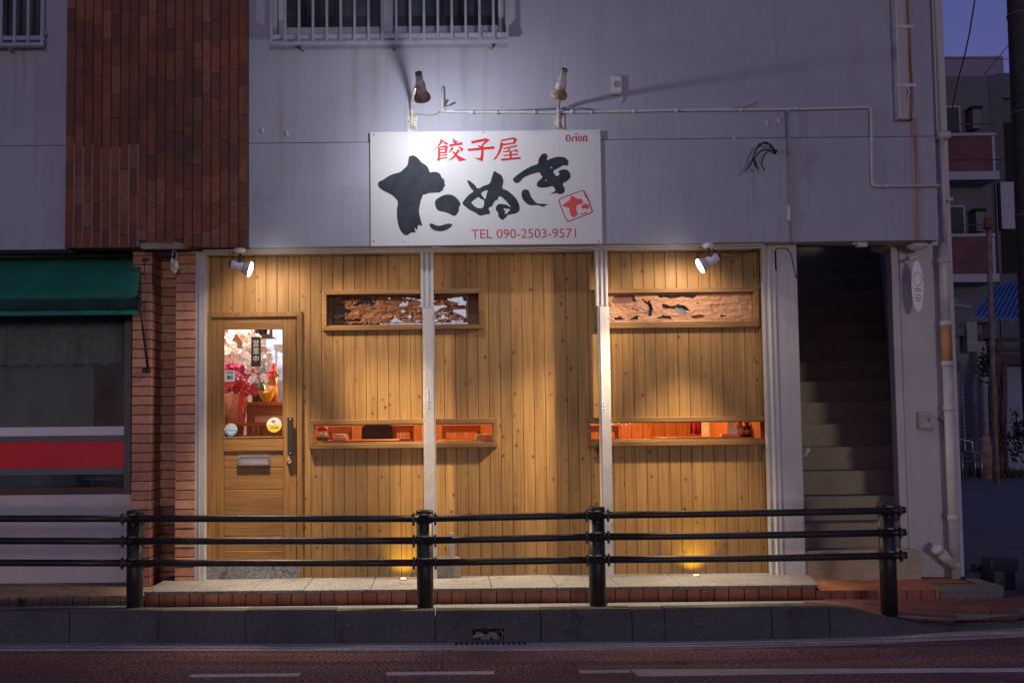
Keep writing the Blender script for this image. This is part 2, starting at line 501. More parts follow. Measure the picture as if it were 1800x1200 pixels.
# ------------------------------------------------------------------ levels and depths (metres; the timber wall is y = 0, the road is z = 0)
Y_F, Y_U, Y_B = -0.28, -0.265, -0.335        # fascia, upper wall, brick cladding
Z_S = Z(700, 432, Y_F)                        # underside of the fascia
Z_G = Z(850, 246.5, Y_F)                      # joint between fascia and upper wall
Z_P = 0.265                                   # shop step
Z_W = 0.15                                    # pavement
Z_TOP = 6.6
X_BL, X_BR = X(114, 330, Y_B), X(437, 330, Y_F)
X_R = X(1651, 430, Y_F)
X_CR = X(1673, 430, 0)
X_LEFT = -7.5
YP = -0.68                                    # front of the shop step

# ------------------------------------------------------------------ materials
def xs(px, py=330, Y=-.27): return X(px, py, Y)
RUST = (.32, .15, .05); GRIME = (.20, .19, .17)
M = {}
M['wall'] = painted_wall('painted_wall', (.36, .372, .455), [
    (xs(1609, 320), .075, Z(1605, 210, Y_U), .5, .80, (.34, .17, .06)), (xs(1609, 320), .034, Z(1605, 215, Y_U), .5, 1.0, (.24, .10, .025)),
    (xs(494, 150), .045, Z(494, 80, Y_U), 3.0, .75, (.26, .22, .10)), (xs(660, 120), .06, Z(660, 78, Y_U), 3.4, .5, (.26, .24, .17)),
    (xs(625, 120), .035, Z(625, 78, Y_U), 3.3, .5, (.26, .24, .17)), (xs(853, 110), .03, Z(855, 84, Y_U), 3.6, .7, (.27, .17, .07)),
    (xs(815, 110), .05, Z(815, 78, Y_U), 3.5, .45, GRIME), (xs(770, 110), .03, Z(815, 78, Y_U), 3.6, .4, GRIME),
    (xs(1325, 300), .03, Z(1325, 290, Y_F), 2.9, .5, GRIME), (xs(1390, 320), .05, Z(1390, 245, Y_F), 2.85, .35, GRIME),
    (xs(64, 100), .04, Z(64, 82, Y_U), 2.8, .55, (.24, .19, .12)), (xs(43, 100), .03, Z(43, 82, Y_U), 4.1, .6, (.22, .10, .06)),
    (xs(1120, 320), .09, Z_G, 2.85, .25, GRIME), (xs(1500, 90), .12, 4.7, 3.3, .2, GRIME), (xs(560, 300), .10, Z_G, 2.9, .25, GRIME)], dirt=.34)
M['pillar'] = painted_wall('painted_pillar', (.50, .49, .51), dirt=.3)
M['plaster'] = painted_wall('rough_plaster', (.62, .59, .58), dirt=.35, rough=.85)
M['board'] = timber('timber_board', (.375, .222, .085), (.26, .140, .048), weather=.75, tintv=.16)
M['trim'] = timber('timber_trim', (.27, .155, .062), (.17, .090, .034), knots=False, weather=.3, vert=False)
M['trimv'] = timber('timber_trim_upright', (.27, .155, .062), (.17, .090, .034), knots=False, weather=.3)
M['door'] = timber('door_timber', (.30, .165, .060), (.20, .10, .034), knots=False, weather=.3)
M['doorh'] = timber('door_timber_flat', (.30, .165, .060), (.20, .10, .034), knots=False, weather=.3, vert=False)
M['dark'] = plain('dark_void', (.012, .011, .012), .9)
M['white_metal'] = plain('white_painted_metal', (.41, .41, .44), .42, var=.07)
M['grey_metal'] = plain('grey_metal', (.17, .17, .20), .5, .3, var=.12)
M['steel'] = plain('steel', (.55, .55, .55), .28, .9, var=.08)
M['black_metal'] = chipped_paint('black_painted_steel', (.016, .016, .018), (.16, .14, .13), .42)
M['black'] = plain('black_plastic', (.015, .015, .016), .4)
M['grille'] = plain('grille_paint', (.33, .33, .42), .5, var=.14)
M['frame_alu'] = plain('aluminium_frame', (.40, .40, .46), .45, .2, var=.1)
M['brickv'] = brick_mat('clay_tile', [(.20, .060, .032), (.24, .075, .038), (.17, .058, .036), (.27, .095, .05), (.14, .048, .03), (.22, .07, .035), (.25, .115, .07)], soot=.6)
M['brick'] = brick_mat('pillar_brick', [(.56, .275, .175), (.50, .23, .14), (.60, .31, .21), (.46, .21, .13), (.58, .29, .185)], soot=.25)
M['riser'] = brick_mat('step_brick', [(.40, .145, .075), (.35, .125, .065), (.44, .175, .095), (.31, .11, .06), (.38, .145, .08)], soot=.4)
M['mortar'] = ground_mat('mortar', (.10, .075, .062), .35, 90)
M['mortar_l'] = ground_mat('light_mortar', (.30, .26, .23), .3, 90)
M['stone'] = ground_mat('pale_stone', (.205, .215, .25), .4, 60, .75, .75, (.115, .115, .125), cracks=1.6)
M['concrete'] = ground_mat('concrete', (.20, .19, .18), .4, 120, .5)
M['concrete_l'] = ground_mat('pale_concrete', (.175, .18, .20), .55, 150, .4)
M['kerb'] = ground_mat('kerb_concrete', (.11, .11, .115), .3, 90, .75, .9, (.050, .050, .055), cracks=.6)
M['asphalt_red'] = ground_mat('red_asphalt', (.195, .105, .12), .95, 48, .6, .85, (.10, .056, .064), cracks=.9)
M['asphalt'] = ground_mat('asphalt', (.25, .225, .20), .6, 150, .35)
M['stair'] = ground_mat('stair_concrete', (.46, .385, .26), .16, 60, .6, .9, (.24, .20, .13))
M['paint_line'] = ground_mat('worn_road_paint', (.58, .56, .58), .35, 160, .5, .8, (.16, .13, .13))
M['terracotta'] = brick_mat('terracotta_tile', [(.36, .13, .06), (.32, .11, .05), (.38, .15, .075), (.34, .12, .06)], soot=.25)
M['tan_tile'] = brick_mat('tan_tile', [(.30, .20, .15), (.27, .18, .135), (.33, .22, .165), (.28, .19, .15)], soot=.35)
M['paver'] = brick_mat('red_paver', [(.19, .070, .062), (.16, .06, .055), (.22, .085, .072), (.15, .06, .055)], soot=.4)
M['glass'] = glass('window_glass', .035)
M['glass_dark'] = glass('tinted_glass', .03, (.62, .68, .68), dust=.16)
M['rust'] = plain('rusty_metal', (.20, .085, .03), .8, var=.6, scale=30)
M['pipe'] = plain('grey_white_pipe', (.52, .50, .50), .5, var=.12, scale=8)
M['conduit'] = plain('painted_conduit', (.50, .50, .53), .5, var=.08)
M['cable'] = plain('black_cable', (.02, .02, .022), .6)
M['cable_w'] = plain('white_cable', (.55, .54, .52), .5)

# ------------------------------------------------------------------ ground, road, kerb, pavement
g = MB().add([(-400, -400, -.03), (400, -400, -.03), (400, 600, -.03), (-400, 600, -.03)], [(0, 1, 2, 3)]).build('ground', M['asphalt']); struct(g)

KL = [(-60, -.2), (-9, -.95), (-3.08, -1.25), (-.7, -1.395), (.44, -1.436), (1.6, -1.44), (2.35, -1.39), (2.8, -1.33), (3.18, -1.27), (3.6, -1.19), (4.04, -1.10), (5.0, -.90), (9.5, .2)]
def yk(x):
    for (a, b), (c, d) in zip(KL, KL[1:]):
        if a <= x <= c: return b + (d - b) * (x - a) / (c - a)
    return KL[-1][1]
ROAD_X = 55
kxs = [-55, -30, -15] + [-9 + .5 * i for i in range(int((9.4 + 9) / .5) + 1)]
struct(MB().slab([(-ROAD_X, -14), (ROAD_X, -14), (ROAD_X, 4)] + [(x, yk(x) - .20) for x in reversed(kxs)], -.03, 0.0).build('road', M['asphalt_red']))
gut = MB()
for a, b_ in zip(kxs, kxs[1:]):
    gut.slab([(a, yk(a) - .26), (b_, yk(b_) - .26), (b_, yk(b_) + .03), (a, yk(a) + .03)], -.03, .006)
struct(gut.build('gutter', ground_mat('gutter_concrete', (.44, .40, .42), .4, 80, .5)))
lane = [(3.3, -1.0), (9.4, .4), (60, .4), (60, 60), (X_CR - .3, 60), (X_CR - .3, .1), (3.3, .1)]
struct(MB().slab(lane, -.03, .0035).build('lane', M['asphalt']))
# kerb stones, sloping away at the right
kb = MB()
joints = [-2200, -1400, -600, -330, -60, 112, 272, 430, 590, 765, 950, 1110, 1167, 1357, 1462]
jx = [X(p, 1100, -1.4) for p in joints]
dm = (X(831, 1112, -1.43), X(886, 1112, -1.43), Z(858, 1124, -1.43), Z(858, 1104, -1.43))
def stone(a, b_, z0, z1a, z1b, dy=0.0, w=.17):
    n = max(1, int((b_ - a) / .3))
    for k in range(n):
        p, q = a + (b_ - a) * k / n, a + (b_ - a) * (k + 1) / n
        yp, yq = yk(p) + dy, yk(q) + dy
        ta, tb = z1a + (z1b - z1a) * k / n, z1a + (z1b - z1a) * (k + 1) / n
        ch = .014                                            # chamfered arris
        prof = lambda x, y, t: [(x, y, z0), (x, y + .008, t - ch), (x, y + .008 + ch, t), (x, y + w, t), (x, y + w, z0)]
        v = prof(p, yp, ta) + prof(q, yq, tb)
        fs = [(i, (i + 1) % 5, (i + 1) % 5 + 5, i + 5) for i in range(5)]
        if k == 0: fs.append((0, 4, 3, 2, 1))
        if k == n - 1: fs.append((5, 6, 7, 8, 9))
        kb.add(v, fs)
for i in range(len(jx) - 1):
    t = .0015 + .0025 * random.random(); dz = random.uniform(-.007, .005); dy = random.uniform(-.005, .005)
    a, b_ = jx[i] + t, jx[i + 1] - t
    zt = .218 + dz
    if joints[i] == 765:                                     # the stone with the drain mouth
        stone(a, dm[0], -.02, zt, zt, dy); stone(dm[1], b_, -.02, zt, zt, dy)
        stone(dm[0], dm[1], dm[3], zt, zt, dy); stone(dm[0], dm[1], -.02, dm[2], dm[2], dy)
        kb.box(dm[0], dm[1], yk(dm[0]) + .14, yk(dm[0]) + .169, dm[2], dm[3])
    elif joints[i] == 1357: stone(a, b_, -.02, zt, .208, dy)
    else: stone(a, b_, -.02, zt, zt, dy)
sl = [(1462, .208), (1500, .185), (1545, .135), (1590, .085), (1640, .048), (1700, .035), (1800, .03), (2100, .03)]
for (p, z0_), (q, z1_) in zip(sl, sl[1:]):
    xa, xb = X(p, 1095, -1.28), X(q, 1095, -1.28)
    if p == 1462: xa = jx[-1] + .004
    n0 = len(kb.v); stone(xa, xb, -.02, z0_, z1_, 0, .17)
struct(kb.build('kerb', M['kerb']))
# narrow pavement behind the kerb
xe = X(1500, 1080, -1.2)
pv = MB()
px_ = [x for x in kxs if x < 2.6] + [2.6]
for a, b_ in zip(px_, px_[1:]):
    pv.slab([(a, yk(a) + .168), (b_, yk(b_) + .168), (b_, .3), (a, .3)], -.02, Z_W)
struct(pv.build('pavement', M['concrete_l']))
# red block paving on the slope towards the lane (laid in a running bond)
pb = MB(); rr = random.Random(3)
def zpav(x, y): return Z_W + .004 - max(0, min(1, (x - 2.6) / 1.2)) * .115 * max(0, min(1, (-.68 - y) / .45))
bw, bh = .20, .098
rows = int(1.3 / bh)
for r_ in range(rows):
    y0 = -1.20 + r_ * bh
    for c_ in range(12):
        x0 = 2.6 + c_ * bw + (bw / 2 if r_ % 2 else 0) - .0
        x1 = x0 + bw - .005
        if x0 < 2.6: x0 = 2.6
        if y0 < yk((x0 + x1) / 2) + .17 or y0 > -.66: continue
        if x0 > 4.3: continue
        za, zb, zc, zd = zpav(x0, y0), zpav(x1, y0), zpav(x1, y0 + bh), zpav(x0, y0 + bh); j = rr.uniform(-.002, .002)
        v = [(x0, y0, -.02), (x1, y0, -.02), (x1, y0 + bh - .005, -.02), (x0, y0 + bh - .005, -.02), (x0, y0, za + j), (x1, y0, zb + j), (x1, y0 + bh - .005, zc + j), (x0, y0 + bh - .005, zd + j)]
        pb.add(v, [(0, 3, 2, 1), (4, 5, 6, 7), (0, 1, 5, 4), (1, 2, 6, 5), (2, 3, 7, 6), (3, 0, 4, 7)])
struct(pb.build('block_paving', M['paver']))
ub = MB()
for a in [2.6 + .2 * i for i in range(10)]:
    b_ = a + .2
    for k in range(5):
        ya, yb = yk(a) + .165 + (-.60 - yk(a) - .165) * k / 5, yk(b_) + .165 + (-.60 - yk(b_) - .165) * k / 5
        yc_, yd_ = yk(b_) + .165 + (-.60 - yk(b_) - .165) * (k + 1) / 5, yk(a) + .165 + (-.60 - yk(a) - .165) * (k + 1) / 5
        ub.add([(a, ya, zpav(a, ya) - .022), (b_, yb, zpav(b_, yb) - .022), (b_, yc_, zpav(b_, yc_) - .022), (a, yd_, zpav(a, yd_) - .022)], [(0, 1, 2, 3)])
struct(ub.build('pavement_bed', M['concrete_l']))

# the raised strips in front of the building
xp0, xp1 = X(253, 1040, YP), X(1438, 1030, YP)
XLF = X(1357, 800, -.14)
struct(MB().box(xp0 + .03, xp1 - .02, YP + .03, .2, -.02, Z_P - .022).build('step_core', M['mortar']))
sp = MB()
xx = xp0
cuts = [X(p, 1025, -.4) for p in (253, 345, 452, 540, 655, 755, 862, 975, 1080, 1190, 1300, 1438)]
cuts[0], cuts[-1] = xp0, xp1
for i, (a, b_) in enumerate(zip(cuts, cuts[1:])):
    j = random.uniform(-.002, .002)
    poly = [(a + .002, YP - .012 + random.uniform(-.004, .004)), (b_ - .002, YP - .012 + random.uniform(-.004, .004)), (b_ - .002, .2), (a + .002, .2)]
    if i == 10: poly = [(a + .002, YP - .012), (b_ - .002, YP - .012), (XLF + .27, -.1), (XLF + .27, .2), (a + .002, .2)]
    sp.slab(poly, Z_P - .022, Z_P + j)
struct(sp.build('stone_step', M['stone'], bevel=.004))
rs = MB(); x = xp0 + .006; rr = random.Random(11)
while x < xp1 - .03:
    w = .108 + rr.uniform(-.008, .008)
    rs.box(x, min(x + w - .006, xp1 - .02), YP + rr.uniform(.004, .010), YP + .05, Z_W - .02, Z_P - .0235)
    x += w
struct(rs.build('step_riser', M['riser'], bevel=.003))
# tiled strip in front of the shop at the left
YT0, YT1, Z_T = -.58, .16, .225
tl = MB(); rr = random.Random(5); tw = .118
for r_ in range(6):
    y0 = YT0 + .002 + r_ * .122
    k = 0; x = X_LEFT + (r_ % 1) * .05
    while x < xp0 - .02:
        tl.box(x, min(x + tw - .006, xp0 - .02), y0 + (0 if r_ else -.002), y0 + .116, Z_T - .03, Z_T + rr.uniform(-.0015, .0015)); x += tw
x = X_LEFT
while x < xp0 - .02:
    tl.box(x, min(x + tw - .006, xp0 - .02), YT0 - .006 + rr.uniform(-.002, .002), YT0 + .02, Z_W - .02, Z_T - .032); x += tw
struct(tl.build('tiled_strip', M['tan_tile'], bevel=.003))
struct(MB().box(X_LEFT, xp0 - .025, YT0 + .006, .3, -.02, Z_T - .010).build('tiled_strip_bed', M['mortar']))
# terracotta landing at the foot of the stairs, ending in a worn grey kerb slab
xt0, xt1, xt2 = xp1 + .0, X(1645, 1030, -.6), X(1764, 1045, -.55)
YL = -.66
tt = MB(); rr = random.Random(9)
zl = Z_P - .045
for r_ in range(6):
    for c_ in range(12):
        a = XLF + .06 + c_ * .152; b_ = a + .148; y0 = YL + .004 + r_ * .152
        if b_ > xt2 - .06 or y0 > .1: continue
        if a < xt0 - .03 and y0 < -.35: continue
        if a > xt1 and y0 < -.40: continue
        if a < xt0 - .25: continue
        tt.box(a, b_, y0, y0 + .148, zl - .02, zl + rr.uniform(-.001, .001) - max(0, a - xt0) * .0)
struct(tt.build('landing_tiles', M['terracotta'], bevel=.002))
rs2 = MB(); x = xt0 - .01
while x < xt1 - .02:
    w = .112 + rr.uniform(-.006, .006)
    rs2.box(x, min(x + w - .005, xt1), YL - .006 + rr.uniform(-.003, .003), YL + .03, -.02, zl - .001); x += w
struct(rs2.build('landing_riser', M['riser'], bevel=.003))
struct(MB().box(xp1 - .3, xt2 - .08, YL + .012, .3, -.02, zl - .006).build('landing_bed', M['mortar']))
arcp = [(xt1 + .004, YL - .012)] + [(xt2 - .14 + .14 * math.sin(R(a)), YL + .13 - .14 * math.cos(R(a))) for a in range(0, 91, 15)] + [(xt2, .02), (xt2 - .10, .02), (xt2 - .10, YL + .22), (xt1 + .004, YL + .24)]
struct(MB().slab(arcp, -.02, zl + .004).build('landing_edge', M['concrete'], bevel=.012))
# road paint
def mark(name, pts): struct(MB().slab(pts, -.002, .004).build(name, M['paint_line']))
yl0 = atz(600, 1187, 0).y; yl1 = atz(600, 1182.5, 0).y
for p, q in ((-345, -155), (-3, -2), (337, 527), (679, 869), (1021, 1112)):
    if q - p < 20: continue
    a, b_ = atz(p, 1185, 0).x, atz(q, 1185, 0).x
    mark('road_marking', [(a, yl0), (b_, yl0), (b_, yl1), (a, yl1)])
pts = [atz(1108, 1176.5, 0), atz(1800, 1174.5, 0), atz(2400, 1172, 0), atz(2400, 1176, 0), atz(1800, 1180, 0), atz(1500, 1182.5, 0), atz(1250, 1186.5, 0), atz(1122, 1188, 0)]
mark('road_marking', [(p.x, p.y) for p in pts][::-1])

# ------------------------------------------------------------------ the building
bld = thing('shop_building', 'two storey white painted building with a timber clad gyoza shop, brick panel and open staircase', 'building')
def part(mb, name, m, bevel=0, parent=None, label=None): return mb.build(name, M[m] if isinstance(m, str) else m, parent or bld, bevel, label=label)

# upper storey wall with two window openings
wl = rect(487, -160, 886, 60, Y_U); wl2 = rect(-75, -160, 79, 73, Y_U)
def wall_with(x0, x1, op):
    b = MB(); zt = 5.75
    b.box(x0, op[0], Y_U, -.03, Z_G, Z_TOP); b.box(op[1], x1, Y_U, -.03, Z_G, Z_TOP)
    b.box(op[0], op[1], Y_U, -.03, Z_G, op[2]); b.box(op[0], op[1], Y_U, -.03, zt, Z_TOP)
    return b
part(wall_with(X_BR, X_R, wl), 'upper_wall', 'wall')
part(wall_with(X_LEFT, X_BL, wl2), 'upper_wall', 'wall')
for x0, x1 in ((X_BR, X_R), (X_LEFT, X_BL)):
    part(MB().box(x0, x1, Y_F, -.01, Z_S, Z_G - .007), 'fascia', 'wall', .004)
    part(MB().box(x0 + .01, x1 - .01, Y_U + .012, -.06, Z_G - .02, Z_G + .01), 'fascia_joint', 'dark')
# brick panel of upright clay tiles
part(MB().box(X_BL + .002, X_BR - .002, Y_B + .016, -.02, Z_S + .004, Z_TOP), 'brick_backing', 'mortar')
bt = MB(); rr = random.Random(2); ncol = 20; cw = (X_BR - X_BL) / ncol
pa = rect(246, 421, 328, 437, Y_B)
zsplit = Z(185, 254, Y_B)
for c_ in range(ncol):
    x0 = X_BL + c_ * cw + .004; x1 = X_BL + (c_ + 1) * cw - .005
    z = Z_S + .002 - rr.random() * .15
    while z < Z_TOP:
        h = rr.uniform(.19, .23) if rr.random() > .15 else rr.uniform(.09, .14)
        a, b_ = max(z, Z_S), z + h - .0015
        if b_ - a > .02:
            xm = (x0 + x1) / 2
            if pa[0] < xm < pa[1]:
                a = max(a, pa[3] + rr.uniform(-.03, .012))
            if b_ - a > .02:
                bt.box(x0, x1, Y_B + rr.uniform(-.003, .004), Y_B + .03, a, b_)
        z += h
part(bt, 'brick_cladding', 'brickv', .002)
nl = 8; wm = MB()                                            # newer pale pointing in one patch
for c_ in range(1, nl + 1):
    x = X_BL + c_ * cw
    wm.box(x - .005, x + .003, Y_B + .001, Y_B + .02, Z_S + .01, zsplit + rr.uniform(-.03, .02))
part(wm, 'pale_pointing', 'mortar_l')
pp = [(pa[0], pa[2] + .01), (pa[0] + .02, pa[2]), (pa[1], pa[2]), (pa[1], pa[3] - .04), (pa[1] - .08, pa[3] - .02), (pa[1] - .13, pa[3] + .0), (pa[1] - .2, pa[3] - .015), (pa[0] + .07, pa[3] - .02), (pa[0], pa[3] - .03)]
part(MB().prism(pp, Y_B + .008, Y_B + .03), 'mortar_patch', 'mortar_l')
# the end column beside the lane and the flank of the building
xri = X(1590, 700, 0)
XSK = .34                                                     # the flank runs back at an angle beside the lane
fl = MB().slab([(xri, .0), (X_CR, .0), (X_CR, .35), (X_CR + 5 * XSK, 5.3), (X_CR + 5 * XSK - .2, 5.3), (xri + .02, .35)], .0, Z_S)
part(fl, 'end_column', 'pillar')
part(MB().slab([(xri - .1, .0), (X_CR, .0), (X_CR, .35), (X_CR + .55 * XSK, .9), (X_CR + .55 * XSK - .2, .9), (xri - .1, .35)], Z_S + .001, Z_TOP), 'upper_flank', 'pillar')  # unseen flank cut short so more sky reaches the stairs
part(MB().box(X_R - .6, X_R + .004, -.02, .0 - .001, Z_S + .002, Z_TOP), 'wall_return', 'pillar')
# unseen roof, cut away so sky lights the stairs; rear wall stops light leaks
part(MB().slab([(X_LEFT, -.2), (X_CR, -.2), (X_CR, .9), (X(1408, 700, -.14) - .02, .9), (X(1408, 700, -.14) - .02, 6.0), (X_LEFT, 6.0)], Z_TOP, Z_TOP + .2), 'roof', 'pillar')
part(MB().box(X_LEFT, X(1408, 700, -.14), 6.0, 6.2, 0, Z_TOP), 'rear_wall', 'pillar')

# pillar between shop and stairs
xl0, xl1 = X(1357, 700, -.14), X(1408, 700, -.14)
part(MB().box(xl0, xl1, -.14, 1.2, Z_P - .02, Z_S), 'pillar', 'pillar', .006)
part(MB().box(xl1 - .05, xl1, 1.2, 5.9, .1, 5.0), 'stair_wall', 'pillar')
skx = lambda y: xri - .06 + XSK * y
part(MB().slab([(skx(0) , .02), (skx(0) + .059, .02), (skx(2.2) + .06, 2.2), (skx(2.2), 2.2)], .1, 3.4), 'stair_wall', 'pillar')
part(MB().slab([(skx(2.2), 2.201), (skx(2.2) + .06, 2.201), (skx(5.9) + .06, 5.9), (skx(5.9), 5.9)], .1, 4.3), 'stair_wall', 'pillar')  # wall tops kept low, out of view, to admit sky light
part(MB().box(xl0, xri - .101, -.005, .05, Z_S + .0015, Z_TOP), 'lintel', 'dark')
part(MB().box(xl1 - .1, skx(5.9), 5.82, 5.88, .1, 4.5), 'stair_end_wall', 'pillar')  # end wall lowered out of view for the same sky light
# stairs
st = MB(); sy0, rise, run = -.13, .197, .25
zz = [.2, .445] + [.445 + rise * k for k in range(1, 17)]
for k in range(1, len(zz)):
    y0 = sy0 + run * (k - 1)
    xr = X(1619, 990, sy0) if k == 1 else (X(1606, 940, y0) if k == 2 else skx(max(y0, .05)) - .003)
    xr0 = xr
    yb = y0 + run + .015 if k < len(zz) - 1 else 5.8
    if k == 1:
        st.slab([(xl1 + .002, y0), (xr, y0), (xr, -.002), (xri - .065, -.002), (xri - .065, yb), (xl1 + .002, yb)], .1, zz[k])
    else:
        xq = skx(yb) - .003
        st.slab([(xl1 + .002, y0), (skx(y0) - .003, y0), (xq, yb), (xl1 + .002, yb)], zz[k] - rise - .05, zz[k])
part(st, 'staircase', 'stair', .006)

# ground floor: brick piers left of the shop front
Z_B0 = Z_P - .0
def pier(px0, px1, Y, name, yb=.25, m='brick'):
    x0, x1 = X(px0, 720, Y), X(px1, 720, Y)
    b = MB(); z = Z_B0 - .04; k = 0; rr = random.Random(int(px0))
    while z < Z_S:
        h = .0745
        za = max(z + .004, Z_B0 - .04); zb = min(z + h - .004, Z_S)
        if px0 > 245 and px0 < 300:                           # recessed bay: two bricks wide, alternating
            c_ = x0 + (x1 - x0) * (.5 if k % 2 else .18)
            b.box(x0, c_ - .003, Y + rr.uniform(0, .004), Y + .05, za, zb); b.box(c_ + .003, x1, Y + rr.uniform(0, .004), Y + .05, za, zb)
        else: b.box(x0, x1 + rr.uniform(0, .003), Y + rr.uniform(-.003, .003), Y + .325, za, zb)
        z += h; k += 1
    part(b, name, m, .003)
    part(MB().box(x0 + .006, x1 - .006, Y + .009, yb, Z_B0 - .04, Z_S - .001), 'pier_mortar', 'mortar')
pier(231.5, 265, -.13, 'brick_pier'); pier(308, 342.5, -.13, 'brick_pier'); pier(252, 316, .20, 'brick_recess', .35, 'brick')
# window bay of the shop at the left
YN = .15
xn1 = X(231.5, 720, YN)
zs0, zs1 = Z(110, 869, YN), Z(110, 856, YN)
part(MB().box(X_LEFT, xn1, YN, YN + .2, .1, zs0), 'plaster_wall', 'plaster', .004)
part(MB().box(X_LEFT, xn1 - .05, YN + .02, YN + .25, zs0, zs1), 'window_sill', plain('brown_sill', (.10, .045, .035), .6), .004)
xf0 = X(219, 720, YN)
part(MB().box(xf0, xn1, YN - .02, YN + .1, zs0 - .0, Z_S), 'window_jamb', plain('plum_grey_frame', (.11, .095, .105), .5), .003)
sw = part(MB().box(X_LEFT, xf0, YN + .06, YN + .066, zs1, Z_S - .1), 'shop_window', 'glass_dark')
def stripe(py0, py1, col, name):
    x0, x1, z0, z1 = rect(0, py0, 218, py1, YN + .058)
    MB().box(X_LEFT, x1, YN + .056, YN + .0595, z0, z1).build(name, plain(name + '_film', col, .45, var=.03), sw)
stripe(750, 765.5, (.72, .71, .74), 'white_stripe'); stripe(776, 822, (.75, .010, .030), 'red_stripe')
stripe(765.8, 775.6, (.12, .12, .13), 'grey_stripe'); stripe(822.4, 834, (.14, .14, .15), 'grey_stripe')
part(MB().box(X_LEFT, xn1, YN - .05, YN + .05, Z(100, 452, YN), Z_S), 'window_head', 'dark')
ph = rect(213, 440, 236, 456, -.02)
part(MB().box(ph[0], ph[1], -.02, .12, ph[2], Z_S), 'head_block', 'pillar')
part(MB().box(X_LEFT, xn1, 2.2, 2.25, .1, Z_S), 'room_back_wall', plain('dim_room', (.30, .32, .33), .9))
part(MB().box(X_LEFT, xn1 + .2, .36, 2.2, zs0 - .3, zs0 - .25), 'room_floor', plain('dim_floor', (.06, .05, .045), .8))
part(MB().box(X_LEFT, xn1 + .3, .36, 2.3, Z_S - .1, Z_S - .02), 'room_ceiling', 'dark')
part(MB().box(xn1 + .12, xn1 + .2, .26, 2.3, .1, Z_S - .1), 'room_side_wall', 'dark')

# ------------------------------------------------------------------ timber front
XB0, XB1 = X(343, 720, 0) , X(1358, 720, 0) + .06
OPEN = {'door': rect(369, 556, 522, 990, 0), 'ul': rect(573, 515.5, 843, 573, 0), 'ur': rect(1055, 513, 1325.5, 568, 0),
        'sl': rect(552, 745.5, 866.5, 777, 0), 'sr': rect(1039, 741.5, 1352, 772, 0)}
o = OPEN['sr']; OPEN['sr'] = (o[0], XB1 + .05, o[2], o[3])
ZD0 = Z(445, 990, 0)
def cut(x0, x1, z0, z1, holes):
    """split a panel into pieces that leave the holes open"""
    xs_ = sorted({x0, x1} | {h[k] for h in holes for k in (0, 1) if x0 < h[k] < x1})
    for a, b_ in zip(xs_, xs_[1:]):
        m_ = (a + b_) / 2
        segs = [(z0, z1)]
        for h in holes:
            if h[0] < m_ < h[1]:
                ns = []
                for s0, s1 in segs:
                    if h[3] <= s0 or h[2] >= s1: ns.append((s0, s1)); continue
                    if h[2] > s0: ns.append((s0, h[2]))
                    if h[3] < s1: ns.append((h[3], s1))
                segs = ns
        for s0, s1 in segs: yield a, b_, s0, s1
H = list(OPEN.values())
H[0] = (H[0][0], H[0][1], Z_P - .05, H[0][3])
tb = MB(); bwid = .0894; x = X(546, 600, 0) - 40 * bwid
while x < XB1:
    a, b_ = max(x, XB0), min(x + bwid, XB1)
    if b_ - a > .01:
        for p, q, s0, s1 in cut(a, b_, Z_P - .01, Z_S - .001, H):
            ch = .0042
            la = ch if p == a else 0; ra = ch if q == b_ else 0
            # board with chamfered long edges
            pr = [(p + .0008 * (la > 0), .016), (p + .0008 * (la > 0), la), (p + la, 0), (q - ra, 0), (q - .0008 * (ra > 0), ra), (q - .0008 * (ra > 0), .016)]
            tb.slab(pr, s0, s1)
    x += bwid
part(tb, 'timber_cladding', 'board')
bk = MB()
for p, q, s0, s1 in cut(XB0 - .1, XB1 + .04, Z_P - .01, Z_S - .001, H): bk.box(p, q, .017, .09, s0, s1)
part(bk, 'inner_wall', timber('inner_board', (.36, .15, .04), (.22, .085, .02), weather=0))

# white steel uprights and rails of the old shutter
yq0, yq1 = -.15, -.075
def upright(px0, px1, py_split, pw, both=True):
    b = MB(); x0, x1 = X(px0, 490, yq0), X(px1, 490, yq0); zsp = Z((px0 + px1) / 2, py_split, yq0)
    b.box(x0, x1, yq0 + .012, yq1, zsp, Z_S - .004)
    n = 5; w = (x1 - x0) / n
    for i in range(0, n, 2): b.box(x0 + i * w, x0 + (i + 1) * w, yq0 - .004, yq0 + .0125, zsp + .001, Z_S - .005)
    b.box(x0 + .012, x1 + .006, yq0 - .008, yq1 + .002, Z_P, zsp - .002)
    b.box(x0 + .024, x1 - .006, yq0 - .013, yq0 - .0082, Z_P, zsp - .003)
    r_ = MB()
    for py in (560, 648, 738, 830, 920):
        for dx in (.018, (x1 - x0) - .001): r_.ball((x0 + dx, yq0 - .008, Z(px0, py, yq0)), .005, 8, 5)
    u = part(b, 'shutter_upright', 'white_metal', .002)
    r_.each('rivet', M['grey_metal'], u)
    return u, x0, x1
up1, u1a, u1b = upright(739.5, 762, 541, 0)
up2, u2a, u2b = upright(1047.5, 1068, 538, 0)
def small_label(parent, px0, py0, px1, py1, bars, Y=-.1635):
    x0, x1, z0, z1 = rect(px0, py0, px1, py1, Y)
    o = MB().box(x0, x1, Y, Y + .0012, z0, z1).build('label', plain('label_paper', (.62, .64, .70), .5), parent)
    b = MB()
    for k in range(bars):
        zc = z1 - (z1 - z0) * (k + .5) / bars
        b.box(x0 + (x1 - x0) * .22, x1 - (x1 - x0) * .22, Y - .0008, Y - .0002, zc - (z1 - z0) / bars * .3, zc + (z1 - z0) / bars * .3)
    b.build('label_print', plain('label_ink', (.12, .18, .42), .5), o)
